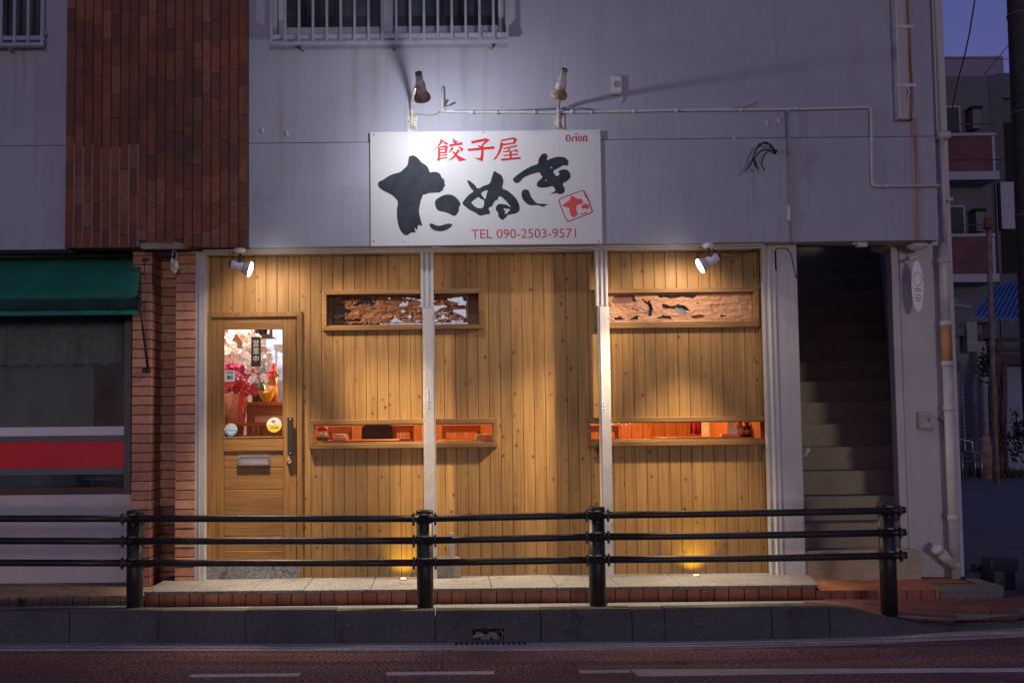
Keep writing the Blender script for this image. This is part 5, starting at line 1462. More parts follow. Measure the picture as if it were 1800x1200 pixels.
# ------------------------------------------------------------------ pair of cotton gloves hung from the fascia
gy = -.25
gl_ = thing('work_gloves', 'pair of white cotton work gloves hanging above the brick piers', 'gloves', at(305, 440, gy))
gm = plain('cotton', (.58, .54, .49), .95, var=.12, scale=60, bmp=.4)
def glove(cx, cy, s, lean, yy):
    """palm and five fingers pointing down, from skinned chains"""
    bm_v, bm_e, rad = [], [], []
    def v(u, w, r_, parent_):
        p = at(cx + (u * math.cos(lean) - w * math.sin(lean)) * s, cy + (w * math.cos(lean) + u * math.sin(lean)) * s, yy + .004 * math.sin(u * 3))
        bm_v.append(p - parent_loc(gl_)); rad.append(r_)
        if parent_ is not None: bm_e.append((parent_, len(bm_v) - 1))
        return len(bm_v) - 1
    c0 = v(0, -16, .018, None); c1_ = v(0, -8, .022, c0); c2_ = v(0, 0, .030, c1_); c3 = v(0, 5, .031, c2_)
    for u0, u1, L, r_ in ((-4.8, -6.5, 11.5, .0095), (-1.6, -2.2, 14.5, .010), (1.6, 1.6, 14.0, .010), (4.6, 5.4, 11.5, .0088)):
        a = v(u0, 8, .0115, c3); b_ = v((u0 + u1) / 2 + .4, 8 + L * .5, r_, a); v(u1, 8 + L, r_ * .85, b_)
    a = v(6.6, -1, .012, c2_); b_ = v(9.5, 4, .0105, a); v(9.8, 9, .009, b_)
    me = bpy.data.meshes.new('glove'); me.from_pydata(bm_v, bm_e, [])
    o = bpy.data.objects.new('glove', me); C.objects.link(o); o.parent = gl_
    sk = o.modifiers.new('Skin', 'SKIN'); sv = me.skin_vertices[0].data
    for i, r_ in enumerate(rad): sv[i].radius = (r_, r_ * .62)
    sv[0].use_root = True
    ss = o.modifiers.new('Sub', 'SUBSURF'); ss.levels = 2; ss.render_levels = 2
    me.materials.append(gm)
    for a in (0,): pass
glove(303.5, 463, .62, -.10, gy); glove(308.5, 467, .60, .16, gy - .035)
b = MB().tube([at(305, 437, gy), at(303, 446, gy), at(303, 454, gy)], .003, 6).tube([at(305, 437, gy), at(311, 446, gy - .03), at(308, 458, gy - .03)], .003, 6)
b.build('string', M['cable_w'], gl_)

# ------------------------------------------------------------------ guard railing along the kerb
def yr(x): return yk(x) + .20
gr = thing('guard_railing', 'black three rail pipe railing with four posts along the kerb', 'railing', (0, -1.2, Z_W))
PX = [(237, 897, 1075), (747, 896.5, 1075), (1049.5, 890.5, 1071), (1561, 883, 1087)]
posts = []
bolt = plain('bolt_grey', (.14, .14, .15), .4, .6)
def zrail(x, k):
    pts_ = [[(0, 911), (237, 911), (747, 911), (1050, 905), (1593, 896)], [(0, 950), (237, 950.5), (747, 949.5), (1050, 943), (1593, 935)], [(0, 988.5), (237, 989), (747, 988.5), (1050, 983), (1593, 975.5)]][k]
    W = [(at(px, py, yr(X(px, py, -1.2)) - .06).x, at(px, py, yr(X(px, py, -1.2)) - .06).z) for px, py in pts_]
    for (a, b_), (c, d) in zip(W, W[1:]):
        if x <= c or (c, d) == W[-1]: return b_ + (d - b_) * (x - a) / (c - a)
for px, pt, pbm in PX:
    x = X(px, 985, yr(X(px, 985, -1.2))); y = yr(x); zt = Z(px, pt, y - .055)
    zt_ = zt
    base_z = .10
    p_ = MB().lathe((x, y, base_z), (0, 0, 1), [(0, .0575), (zt_ - base_z - .03, .0575)], 28).build('post', M['black_metal'], gr)
    MB().lathe((x, y, zt_ - .029), (0, 0, 1), [(0, .0565), (.002, .0605), (.020, .0605), (.026, .055), (.029, .03), (.029, 0)], 28).build('cap', M['black_metal'], p_)
    cb = MB(); bb = MB()
    for k in range(3):
        z = zrail(x, k)
        cb.lathe((x, y, z - .031), (0, 0, 1), [(0, .060), (.006, .064), (.055, .064), (.062, .060)], 24)
        for s_ in (-1, 1):
            cb.box(x + s_ * .066, x + s_ * .082, y - .085, y - .035, z - .034, z + .034)
            bb.ball((x + s_ * .074, y - .055, z - .040), .009, 8, 6); bb.ball((x + s_ * .074, y - .055, z + .036), .006, 8, 6)
        bb.ball((x, y - .058, z - .045), .010, 8, 6); bb.box(x - .02, x + .02, y - .083, y - .050, z + .024, z + .034)
    cb.each('collar', M['black_metal'], p_, .003); bb.each('bolt', bolt, p_)
    posts.append((x, y))
xend = X(1593, 935, yr(3.1) - .06)
xsL = [-9.0, -7.0, -5.0, -4.0] + [p[0] for p in posts]
for k in range(3):
    for i in range(len(posts) + 1):
        a = -9.0 if i == 0 else posts[i - 1][0] + .001
        b_ = posts[i][0] - .001 if i < len(posts) else xend
        n = max(2, int((b_ - a) / .5) + 1)
        ptsr = [(a + (b_ - a) * j / n, yr(a + (b_ - a) * j / n) - .062, zrail(a + (b_ - a) * j / n, k)) for j in range(n + 1)]
        if i == len(posts): ptsr.append((xend + .004, ptsr[-1][1], ptsr[-1][2]))
        MB().tube(ptsr, .0245, 14).build('rail', M['black_metal'], gr)

# concrete foot with a stub of post on the step
q = rect(768, 981, 810, 1018, -.35)
pc = atz(789, 1016, Z_P)
t = thing('post_foot', 'grey concrete block with a stub of steel post standing on the step', 'post foot', (pc.x, pc.y + .08, Z_P))
fx0, fx1, fz0, fz1 = rect(768, 981, 810, 1018, pc.y)
MB().add([(fx0 - .004, pc.y, Z_P), (fx1 + .004, pc.y, Z_P), (fx1 + .004, pc.y + .17, Z_P), (fx0 - .004, pc.y + .17, Z_P), (fx0 + .008, pc.y + .01, fz1), (fx1 - .008, pc.y + .01, fz1), (fx1 - .008, pc.y + .16, fz1), (fx0 + .008, pc.y + .16, fz1)],
         [(0, 3, 2, 1), (4, 5, 6, 7), (0, 1, 5, 4), (1, 2, 6, 5), (2, 3, 7, 6), (3, 0, 4, 7)]).build('block', M['concrete'], t, .008)
sx = X(794, 950, pc.y + .08)
MB().box(sx - .019, sx + .019, pc.y + .06, pc.y + .10, fz1, Z(794, 936, pc.y + .08)).build('stub', plain('stub_steel', (.34, .35, .38), .5, .3, var=.2), t, .003)

# rubbish in the drain mouth
dxm, dzm = (dm[0] + dm[1]) / 2, (dm[2] + dm[3]) / 2
t = thing('drain_rubbish', 'crumpled pale rag and dry leaves caught in the kerb drain mouth', 'rubbish', (dxm, yk(dxm) + .07, dm[2]))
rr = random.Random(4); b = MB()
for i in range(9):
    fx = dm[0] + (dm[1] - dm[0]) * (.1 + .75 * i / 9); zc = dm[2] + .018 + .02 * math.sin(i * 1.3)
    b.ball((fx, yk(fx) + .04 + rr.uniform(-.01, .01), zc), .024, 9, 7, (1.2, .8, rr.uniform(.5, .9)))
b.tube([(dm[1] - .015, yk(dxm) + .0, dm[2] + .004), (dm[1] - .006, yk(dxm) - .003, dm[3] - .03), (dm[1] - .03, yk(dxm) + .0, dm[3] - .006)], .004, 6)
b.build('rag', ground_mat('rag', (.34, .31, .29), .35, 60), t)
b = MB()
for i in range(26):
    fx = rr.uniform(dm[0] + .01, dm[1] - .01); p = Vector((fx, yk(fx) + rr.uniform(.015, .10), dm[3] - rr.uniform(.008, .035))); a = rr.random() * 6.3
    b.add([p + Vector((math.cos(a) * .018, 0, math.sin(a) * .010)), p + Vector((0, .012, .008)), p - Vector((math.cos(a) * .018, 0, math.sin(a) * .010)), p - Vector((0, .012, .006))], [(0, 1, 2, 3)])
b.build('leaves', plain('dry_leaf', (.16, .09, .04), .9, var=.4), t)
# gutter grate at the foot of the kerb
q0, q1 = X(800, 1138, -1.55), X(930, 1138, -1.55)
b = MB()
for k in range(14): b.box(q0 + (q1 - q0) * k / 14, q0 + (q1 - q0) * (k + .5) / 14, yk(.2) - .09, yk(.2) - .012, .0, .010)
tag(b.build('drain_grate', plain('grate', (.03, .03, .032), .6, .4), None, origin=((q0 + q1) / 2, -1.48, .0)), 'dark iron drain grate at the foot of the kerb below the rag', 'drain grate')
# weeds along the edges
def weed(px, py, z, n, h, label):
    p = atz(px, py, z); b = MB(); rr = random.Random(int(px))
    for i in range(n):
        a = rr.random() * 6.3; L = h * rr.uniform(.5, 1); d = Vector((math.cos(a) * .5, math.sin(a) * .3, 1)).normalized(); s = Vector((-d.z, 0, d.x)) * .007
        q = Vector((p.x + rr.uniform(-.02, .02), p.y + rr.uniform(-.015, .015), z)); m_ = q + d * L * .6; e = q + d * L + Vector((d.x * L * .4, 0, -L * .12))
        b.add([q - s * .4, q + s * .4, m_ + s, e, m_ - s], [(0, 1, 2, 3, 4)])
    tag(b.build('weed', plain('weed_green', (.05, .075, .025), .8, var=.4), None, origin=(p.x, p.y, z)), label, 'weed', 'weeds along the pavement')
weed(36, 1066, Z_W, 14, .10, 'small green weed below the tiled strip')
weed(240, 1072, Z_W, 16, .13, 'straggly weed at the foot of the leftmost railing post')
weed(1062, 1068, Z_W, 9, .06, 'tiny weed at the foot of the railing post near the second upright')

# ------------------------------------------------------------------ inside the shop
iw = timber('shop_wood', (.42, .14, .028), (.28, .08, .015), knots=True, weather=0)
iwh = timber('shop_furniture', (.36, .105, .02), (.25, .07, .014), knots=False, weather=0, vert=False)
xi0, xi1 = XB0 - .05, xl0 - .036
part(MB().box(xi0 - .05, xi0, .1, 4.2, .2, 2.84), 'shop_side_wall', plain('cream_wall', (.30, .17, .10), .8))
part(MB().box(xi1, xi1 + .034, .1, 4.2, .2, 2.84), 'shop_side_wall', iw)
bw_ = MB(); x = -1.46
while x < xi1:
    bw_.box(x + .002, min(x + .11, xi1), 2.6, 2.63, .2, 2.84); x += .112
part(bw_, 'shop_back_wall', iw)
part(MB().box(xi0, xi1, 4.15, 4.2, .2, 2.84), 'kitchen_wall', plain('kitchen_white', (.55, .60, .68), .5))
part(MB().box(xi0, xi1 + .03, .1, 4.2, 2.80, 2.84), 'shop_ceiling', plain('ceiling_paint', (.55, .50, .42), .8))
part(MB().box(xi0, xi1, .10, 4.2, .2, .245), 'shop_floor', iwh)
part(MB().box(-.9, xi1 - .001, .10, 2.6, .246, .60), 'raised_floor', iwh)
def pendant(x, y, z, power, col, label):
    t = thing('pendant_lamp', label, 'lamp', (x, y, z), 'lamps inside the shop')
    MB().lathe((x, y, z), (0, 0, 1), [(0, .16), (.01, .16), (.10, .06), (.12, .03), (.13, .0)], 22).build('lamp_shade', plain('shade_paint', (.35, .20, .10), .5), t)
    MB().tube([(x, y, z + .13), (x, y, 2.80)], .004, 6).build('cord', M['cable'], t)
    MB().ball((x, y, z + .02), .035, 12, 8).build('bulb', emit('warm_bulb', col, 12), t)
    point('pendant_light', (x, y, z - .05), power, col, .06, t)
WARM = (1.0, .55, .22)
pendant(-.35, 1.2, 2.25, 85, WARM, 'warm pendant lamp inside the left low window')
pendant(1.75, 1.3, 2.25, 85, WARM, 'warm pendant lamp inside the right low window')
pendant(-1.78, .32, 2.50, 24, (1.0, .92, .84), 'warm pendant lamp inside just behind the door')
t = thing('tube_light', 'white ceiling light in the kitchen behind the door', 'lamp', (-1.1, 3.2, 2.74), 'lamps inside the shop')
MB().box(-1.75, -.6, 3.13, 3.27, 2.75, 2.80).build('housing', M['white_metal'], t)
MB().tube([(-1.7, 3.2, 2.735), (-.65, 3.2, 2.735)], .014, 10).build('tube', emit('tube_white', (.85, .92, 1.0), 10), t)
point('tube_light_source', (-1.2, 3.2, 2.66), 85, (.80, .90, 1.0), .12, t)

# furniture seen through the low windows
def table(px0, px1, py, Y, depth, label):
    x0, x1 = X(px0, py, Y), X(px1, py, Y); z = Z((px0 + px1) / 2, py, Y)
    t = thing('table', label, 'table', ((x0 + x1) / 2, Y + depth / 2, .60), 'wooden tables by the windows')
    MB().box(x0, x1, Y, Y + depth, z - .03, z).build('table_top', iwh, t, .006)
    for a in (x0 + .04, x1 - .04):
        for c in (Y + .05, Y + depth - .05): MB().box(a - .022, a + .022, c - .022, c + .022, .60, z - .0305).build('leg', iwh, t)
    return (x0, x1, Y, z)
T1 = table(566, 700, 773.5, .22, .55, 'brown table under the left part of the long low window')
T2 = table(768, 880, 773.5, .22, .55, 'brown table at the right end of the left low window')
T3 = table(1168, 1326, 768.5, .26, .6, 'brown table in the right low window, with condiments')
def chair(px0, px1, pyt, Y, col, label, slats=1):
    x0, x1 = X(px0, pyt, Y), X(px1, pyt, Y); zt = Z((px0 + px1) / 2, pyt, Y)
    t = thing('chair', label, 'chair', ((x0 + x1) / 2, Y, .60), 'wooden chairs inside the shop')
    w = .035
    MB().box(x0, x1, Y, Y + .03, zt - .06, zt).box(x0, x1, Y + .003, Y + .027, zt - .155, zt - .115).build('backrest', col, t, .006)
    for s_ in (x0, x1 - w): MB().box(s_, s_ + w, Y + .031, Y + .065, .60, zt - .004).build('back_leg', col, t, .004)
    MB().box(x0, x1, Y + .066, Y + .42, 1.0, 1.04).build('seat', col, t, .006)
    for s_ in (x0, x1 - w): MB().box(s_, s_ + w, Y + .38, Y + .415, .60, .9995).build('front_leg', col, t)
cw_ = timber('chair_wood', (.40, .135, .03), (.30, .09, .02), knots=False, weather=0, vert=False)
chair(577, 619, 749, .85, cw_, 'brown slat backed chair behind the red topped figure')
chair(690, 727, 747, .85, cw_, 'brown slat backed chair left of the first white upright')
chair(777, 845, 747, .80, cw_, 'wide brown slat backed chair right of the first white upright')
chair(1030, 1088, 747, .9, cw_, 'brown slat backed chair at the left end of the right low window')
b0, b1, bz0, bz1 = rect(632, 746, 692, 771, .8)
t = thing('dark_chair', 'chair with a dark upholstered back in the middle of the left low window', 'chair', ((b0 + b1) / 2, .8, .6))
MB().prism([(b0 + .0, bz0 - .3), (b1, bz0 - .3), (b1 - .01, bz1 - .01), (b1 - .05, bz1), (b0 + .05, bz1), (b0 + .02, bz1 - .02)], .8, .86).build('backrest', plain('dark_cloth', (.025, .018, .016), .9), t, .01)
MB().box(b0, b1, .861, 1.2, .98, 1.04).build('seat', plain('dark_seat', (.03, .02, .018), .9), t, .01)
for s_ in (b0 + .03, b1 - .03):
    for c in (.9, 1.16): MB().box(s_ - .018, s_ + .018, c - .018, c + .018, .6, .98).build('leg', cw_, t)
# small things on the tables
def on(px, tb_): return X(px, 768, tb_[2] + .15)
zt1 = T1[3]; xq = X(567.5, 765, .34)
t = thing('lucky_figure', 'small white figure with a red top on a green dish in the left low window', 'figurine', (xq, .34, zt1))
MB().lathe((xq, .34, zt1 + .0005), (0, 0, 1), [(0, .045), (.03, .058), (.032, .05)], 18).build('dish', plain('green_dish', (.10, .14, .09), .4), t)
MB().lathe((xq, .34, zt1 + .033), (0, 0, 1), [(0, .032), (.02, .034), (.045, .022), (.06, .014)], 14).build('body', plain('figure_white', (.65, .60, .55), .5), t)
b = MB()
for k in range(7): b.ball((xq + .026 * math.cos(k * .9), .34 + .026 * math.sin(k * .9), zt1 + .095 + .008 * (k % 2)), .018, 8, 6)
b.build('red_top', plain('figure_red', (.55, .03, .02), .5), t)
xq = X(598, 768, .36)
t = thing('tissue_box', 'pale box of napkins on the table beside the red topped figure', 'napkin box', (xq, .36, zt1))
MB().box(xq - .06, xq + .06, .31, .42, zt1 + .0005, zt1 + .03).build('box', plain('napkin_box', (.50, .36, .25), .6), t, .004)
MB().box(xq - .045, xq + .04, .32, .40, zt1 + .031, zt1 + .052).build('napkins', plain('napkin', (.62, .52, .44), .8), t, .006)
zt2 = T2[3]; xq = X(850, 767, .36)
t = thing('menu_stack', 'stack of cream menus on the table at the right end of the left low window', 'menus', (xq, .36, zt2))
for k in range(4): MB().box(xq - .075 + .006 * k, xq + .075 - .004 * k, .30, .44, zt2 + .001 + .012 * k, zt2 + .011 + .012 * k).build('menu', plain('menu_cream', (.58, .46, .30), .6), t, .002)
zt3 = T3[3]
def bottle(px, col, capc, h, label, y=.42):
    xq = X(px, 760, y)
    t = thing('sauce_bottle', label, 'bottle', (xq, y, zt3), 'condiments in the right low window')
    MB().lathe((xq, y, zt3 + .0005), (0, 0, 1), [(0, .030), (h * .55, .030), (h * .72, .018), (h * .78, .016)], 16).build('body', col, t)
    MB().lathe((xq, y, zt3 + h * .785), (0, 0, 1), [(0, .020), (h * .2, .018), (h * .215, .0)], 16).build('cap', capc, t)
    MB().lathe((xq, y, zt3 + h * .15), (0, 0, 1), [(0, .0308), (h * .3, .0308)], 16).build('wrapper', plain('bottle_paper', (.50, .35, .18), .6), t)
redp = plain('red_cap', (.55, .03, .02), .35)
bottle(1301, plain('chili_red', (.40, .08, .03), .25), redp, .145, 'red topped chili bottle on the table in the right low window')
bottle(1313, plain('soy_dark', (.05, .015, .01), .2), plain('dark_red_cap', (.20, .02, .015), .35), .135, 'dark soy bottle right of the red chili bottle')
xq = X(1285, 768, .42)
t = thing('napkin_stand', 'white folded napkins in a low tray left of the chili bottle', 'napkins', (xq, .42, zt3))
MB().box(xq - .085, xq + .06, .37, .47, zt3 + .0005, zt3 + .028).build('tray', plain('tray', (.55, .36, .18), .6), t, .004)
b = MB()
for k in range(6):
    dx = -.02 + .014 * k; b.add([(xq + dx - .02, .38 + .012 * k, zt3 + .029), (xq + dx + .055, .38 + .012 * k, zt3 + .029), (xq + dx + .03, .385 + .012 * k, zt3 + .09), (xq + dx - .015, .385 + .012 * k, zt3 + .132)], [(0, 1, 2, 3)])
o_ = b.build('napkins', plain('napkin_white', (.72, .66, .60), .8), t); o_.modifiers.new('Solid', 'SOLIDIFY').thickness = .003
q = rect(1213, 738, 1246, 762.5, 2.0)
b = MB(); n = 12
for k in range(n + 1):
    x = q[0] + (q[1] - q[0]) * k / n
    b.v += [(x, 2.0 + .012 * math.sin(k * 1.9), q[2] + .01 * math.sin(k)), (x, 2.0 + .006 * math.sin(k * 1.9), q[3] + .3)]
for k in range(n): b.f.append([2 * k, 2 * k + 2, 2 * k + 3, 2 * k + 1]); b.sm.append(True)
o_ = b.build('red_cloth', plain('red_cloth', (.42, .03, .03), .85), None, origin=((q[0] + q[1]) / 2, 2.0, q[2])); o_.modifiers.new('Solid', 'SOLIDIFY').thickness = .004
tag(o_, 'red cloth banner hanging on the back wall behind the right low window', 'cloth')
q = rect(1233, 760, 1250, 768, 1.98)
tag(MB().box(q[0], q[1], 1.97, 1.974, q[2], q[3] + .3).build('paper_notice', plain('notice_paper', (.62, .55, .45), .8), None, origin=(q[0], 1.97, q[2])), 'pale paper notice beside the red cloth inside the right low window', 'notice')
q = rect(1245, 738, 1270, 775, 2.2)
part(MB().box(q[0], q[1], 2.2, 2.599, .6, 2.79), 'shop_post', iw)

# ------------------------------------------------------------------ what stands behind the door glass
YD = .55
cz = Z(465, 706, YD)
cx0, cx1 = X(428, 706, YD), X(512, 706, YD)
ct = thing('counter', 'brown wooden counter behind the door glass', 'counter', ((cx0 + cx1) / 2, YD + .3, .25))
MB().box(cx0, cx1 + .1, YD, YD + .6, cz - .035, cz).build('counter_top', iwh, ct, .006)
MB().box(cx0 + .02, cx1 + .1, YD + .04, YD + .56, .246, cz - .0355).build('counter_front', iwh, ct)
q = rect(448, 731, 500, 742, YD + .01); MB().box(q[0], q[1], YD + .015, YD + .0395, q[2], q[3]).build('counter_moulding', timber('pale_moulding', (.60, .40, .20), (.5, .3, .14), knots=False, weather=0, vert=False), ct)
q = rect(395, 742, 505, 768, .42)
b = MB().box(q[0] - .1, q[1] + .1, .42, .45, q[3] - .03, q[3]).box(q[0] - .1, q[1] + .1, .42, .45, q[2] - .2, q[2] + .015)
for px in (395, 443, 449, 503): x = X(px, 750, .42); b.box(x, x + .035, .421, .449, q[2] - .1, q[3] - .031)
t = thing('low_bench', 'low brown wooden bench back behind the bottom of the door glass', 'bench', ((q[0] + q[1]) / 2, .43, .25))
b.build('backrest', iwh, t); MB().box(q[0] - .1, q[1] + .1, .451, .53, .246, q[2] - .05).build('seat', iwh, t)
# pot wrapped in paper, ribbon, pink foliage, sprays of white orchids
pz = Z(410, 745, .48); pxc = X(408, 720, .48)
op = thing('orchid_pot', 'white moth orchids in a ribboned brown pot behind the door glass', 'orchid', (pxc, .48, pz - .15))
MB().lathe((pxc, .48, pz - .15), (0, 0, 1), [(0, .085), (.20, .11), (.40, .135), (.405, .12)], 20).build('wrapped_pot', plain('wrapping_paper', (.30, .11, .05), .7, var=.35), op)
b = MB(); rr = random.Random(21)
for i in range(300):
    p = at(rr.uniform(392, 452), rr.uniform(640, 694), .44 + rr.uniform(-.07, .05)); a = rr.random() * 6.3; s = rr.uniform(.014, .03)
    b.add([p + Vector((math.cos(a) * s, rr.uniform(-s, s) * .6, math.sin(a) * s)), p + Vector((-math.sin(a) * s * .6, -s * .5, math.cos(a) * s * .6)), p - Vector((math.cos(a) * s, 0, math.sin(a) * s)), p + Vector((math.sin(a) * s * .6, s * .4, -math.cos(a) * s * .6))], [(0, 1, 2, 3)])
b.build('pink_wrapping', plain('pink_tissue', (.55, .045, .20), .6, var=.5, scale=30), op)
b = MB(); rc = at(424, 683, .35)
for k in range(9):
    a = R(-20 + k * 28); r1_ = .062
    p = rc + Vector((math.cos(a) * .038, -.012 + .006 * (k % 3), math.sin(a) * .038)); u = Vector((math.cos(a), 0, math.sin(a))); w = Vector((-math.sin(a), 0, math.cos(a)))
    b.obox(p, u * .036, w * .014 + Vector((0, .01, 0)), Vector((0, .004, 0)) + w * .002)
for px, py in ((418, 740), (425, 745), (432, 725)):
    e = at(px, py, .36); d_ = (e - rc); b.obox(rc + d_ * .5, d_ * .5, Vector((.010, 0, 0)), Vector((0, .002, 0)))
b.build('red_ribbon', plain('red_satin', (.40, .015, .03), .35), op)
# one blossom, then copies
def blossom_mesh():
    b = MB()
    for k, (a, L, w_) in enumerate(((90, .030, .017), (25, .034, .026), (155, .034, .026), (215, .029, .016), (325, .029, .016))):
        a = R(a); u = Vector((math.cos(a), 0, math.sin(a))); v_ = Vector((-math.sin(a), 0, math.cos(a)))
        b.add([(0, 0, 0), u * L * .5 + v_ * w_ * .75 + Vector((0, -.006, 0)), u * L * .85 + v_ * w_ * .45 + Vector((0, -.003, 0)), u * L + Vector((0, .002, 0)), u * L * .85 - v_ * w_ * .45 + Vector((0, -.003, 0)), u * L * .5 - v_ * w_ * .75 + Vector((0, -.006, 0))], [(0, 1, 2, 3), (0, 3, 4, 5)])
    return b
mo, nto, bo = new_mat('orchid_petal')
bo.inputs['Base Color'].default_value = (.88, .86, .86, 1); bo.inputs['Roughness'].default_value = .6
bo.inputs['Subsurface Weight'].default_value = .0
bl = blossom_mesh().build('blossom', mo, op, origin=(0, 0, 0))
rr = random.Random(8)
sprays = [[(398, 588), (408, 600), (420, 622), (436, 648), (452, 676)], [(408, 580), (426, 590), (440, 612), (452, 640), (462, 668)], [(420, 578), (448, 588), (462, 612), (470, 632), (476, 648)], [(396, 612), (404, 628), (416, 644), (430, 662), (440, 676)]]
stm = MB(); spots = []
for s_, sp_ in enumerate(sprays):
    P3 = [at(px, py, .36 + .06 * s_ / 3 - .02 * i) for i, (px, py) in enumerate(sp_)]
    stm.tube(P3, .0025, 6)
    for i in range(len(P3) - 1):
        for f in (.0, .22, .45, .68, .88):
            p = P3[i].lerp(P3[i + 1], f) + Vector((rr.uniform(-.020, .020), rr.uniform(-.035, .01), rr.uniform(-.017, .017)))
            spots.append(p)
spots = spots[:64]
for i, p in enumerate(spots):
    o_ = bl if i == 0 else bl.copy()
    if i: C.objects.link(o_); o_.parent = op
    o_.location = p - parent_loc(op); o_.rotation_euler = (rr.uniform(-.5, .5), rr.uniform(-.6, .6), rr.uniform(-.7, .7)); s = rr.uniform(.85, 1.2); o_.scale = (s, s, s)
stm.build('stems', plain('orchid_stem', (.08, .14, .04), .6), op)
# bottles and gilt ornament on the counter
def lathe_thing(name, label, cat, px, Y, prof, mat_, extra=()):
    x = X(px, 700, Y); t = thing(name, label, cat, (x, Y, cz))
    MB().lathe((x, Y, cz + .0005), (0, 0, 1), prof, 20).build('body', mat_, t)
    for n_, pr, m_ in extra: MB().lathe((x, Y, cz + .0005), (0, 0, 1), pr, 20).build(n_, m_, t)
    return t, x
t, x = lathe_thing('sake_bottle', 'tall amber bottle with a red cloth tied over its neck on the counter', 'bottle', 479.5, YD + .12, [(0, .038), (.01, .042), (.17, .042), (.215, .026), (.25, .017), (.30, .016)], plain('amber_bottle', (.30, .09, .02), .2),
            [('paper_band', [(.03, .0428), (.14, .0428)], plain('amber_paper', (.55, .24, .06), .5))])
b = MB().lathe((x, YD + .12, cz + .255), (0, 0, 1), [(0, .045), (.01, .030), (.03, .022), (.055, .03), (.07, .024), (.08, .006)], 12)
for k in range(10): a = k * .63; b.add([(x + .02 * math.cos(a), YD + .12 + .02 * math.sin(a), cz + .27), (x + .055 * math.cos(a), YD + .12 + .055 * math.sin(a), cz + .215 + .01 * (k % 3)), (x + .05 * math.cos(a + .5), YD + .12 + .05 * math.sin(a + .5), cz + .21)], [(0, 1, 2)])
b.build('red_cloth_cap', plain('red_wrap', (.55, .02, .03), .6), t)
lathe_thing('green_bottle', 'dark green bottle on the counter behind the gilt ornament', 'bottle', 461, YD + .24, [(0, .034), (.12, .034), (.16, .018), (.22, .014)], plain('green_bottle_glass', (.03, .06, .02), .15))
lathe_thing('dark_bottle', 'dark squat bottle on the counter beside the orchids', 'bottle', 450, YD + .28, [(0, .034), (.10, .036), (.14, .018), (.19, .014)], plain('dark_bottle_glass', (.03, .03, .02), .15))
x = X(469, 696, YD + .04); gm_ = plain('gilt', (.95, .55, .05), .28, .55, var=.1)
t = thing('gilt_ornament', 'shiny gold boat shaped ornament on the counter behind the glass', 'ornament', (x, YD + .04, cz))
b = MB(); n = 20
for j in range(9):
    f = j / 8
    for k in range(n):
        a = 2 * math.pi * k / n; r_ = .03 + .042 * math.sin(f * 1.4); hgt = .078 * f + .02 * abs(math.cos(a)) ** 2 * f
        b.v.append((x + r_ * math.cos(a), YD + .04 + r_ * .7 * math.sin(a), cz + .001 + hgt))
for j in range(8):
    for k in range(n): a = j * n + k; c = j * n + (k + 1) % n; b.f.append([a, c, c + n, a + n]); b.sm.append(True)
b.f.append(list(range(n))[::-1]); b.sm.append(False)
b.ball((x, YD + .04, cz + .065), .045, 14, 8, (1, .75, .75)); b.build('ingot', gm_, t)
# shelving of the kitchen, seen at the top of the door glass
q = rect(448, 574, 479, 592, 2.4)
t = thing('kitchen_shelf', 'dark framed shelf with pans far behind the door glass', 'shelf', ((q[0] + q[1]) / 2, 2.4, q[2]))
MB().frame(q[0], q[1], q[2], q[3] + .5, .03, 2.4, 2.7).build('frame', plain('shelf_brown', (.10, .06, .04), .6), t)
MB().lathe((X(460, 588, 2.5), 2.5, q[2] + .03), (0, 0, 1), [(0, .05), (.05, .06)], 16).build('pan', M['black'], t)
xk_ = X(487, 650, 3.2)
t = thing('kitchen_hood', 'pale steel cabinet and hood in the kitchen behind the door glass', 'cabinet', (xk_, 3.2, .25))
MB().box(X(476, 650, 3.2), X(520, 650, 3.2), 3.2, 3.8, .25, Z(487, 668, 3.2)).build('cabinet', plain('cabinet_steel', (.30, .33, .37), .4, .3), t)
MB().box(X(483, 600, 3.2), X(520, 650, 3.2), 3.15, 3.8, Z(487, 615, 3.2), Z(487, 606, 3.2)).box(X(484, 600, 3.2), X(487, 600, 3.2), 3.2, 3.23, Z(487, 668, 3.2), Z(487, 615, 3.2)).build('hood', plain('hood_steel', (.45, .48, .52), .35, .3), t)
q = rect(-400, 632, 165, 770, .55)
tag(MB().box(X_LEFT, q[1], .55, .56, q[2] - .1, q[3]).build('roller_blind', plain('pale_blind', (.50, .62, .64), .85, var=.1, scale=3), None, origin=(q[1] - .5, .55, q[2])), 'pale grey roller blind behind the lower part of the left window', 'blind')
# lace curtain and things in the window of the left shop
cur = MB(); rr = random.Random(6)
yc2 = .32; zc0, zc1 = Z(110, 640, yc2), 2.7
n = 220; x1_ = X(212, 600, yc2); x0_ = X_LEFT
for k in range(n + 1):
    x = x0_ + (x1_ - x0_) * k / n; d_ = .05 * math.sin(k * .8) + .03 * math.sin(k * .37 + 1)
    cur.v += [(x, yc2 + d_, zc0 + .01 * math.sin(k * .9)), (x, yc2 + d_ * .6, zc1)]
for k in range(n): cur.f.append([2 * k, 2 * k + 2, 2 * k + 3, 2 * k + 1]); cur.sm.append(True)
tag(cur.build('net_curtain', plain('net', (.62, .64, .66), .9, var=.2), None, origin=((x0_ + x1_) / 2, yc2, zc0)), 'grey pleated half curtain inside the left shop window', 'curtain')
q = rect(56, 835, 72, 855, .42)
t = thing('small_jar', 'small white jar on the sill below the red stripe of the window', 'jar', ((q[0] + q[1]) / 2, .40, q[2]))
w_ = (q[1] - q[0]) / 2; zz0 = zs1
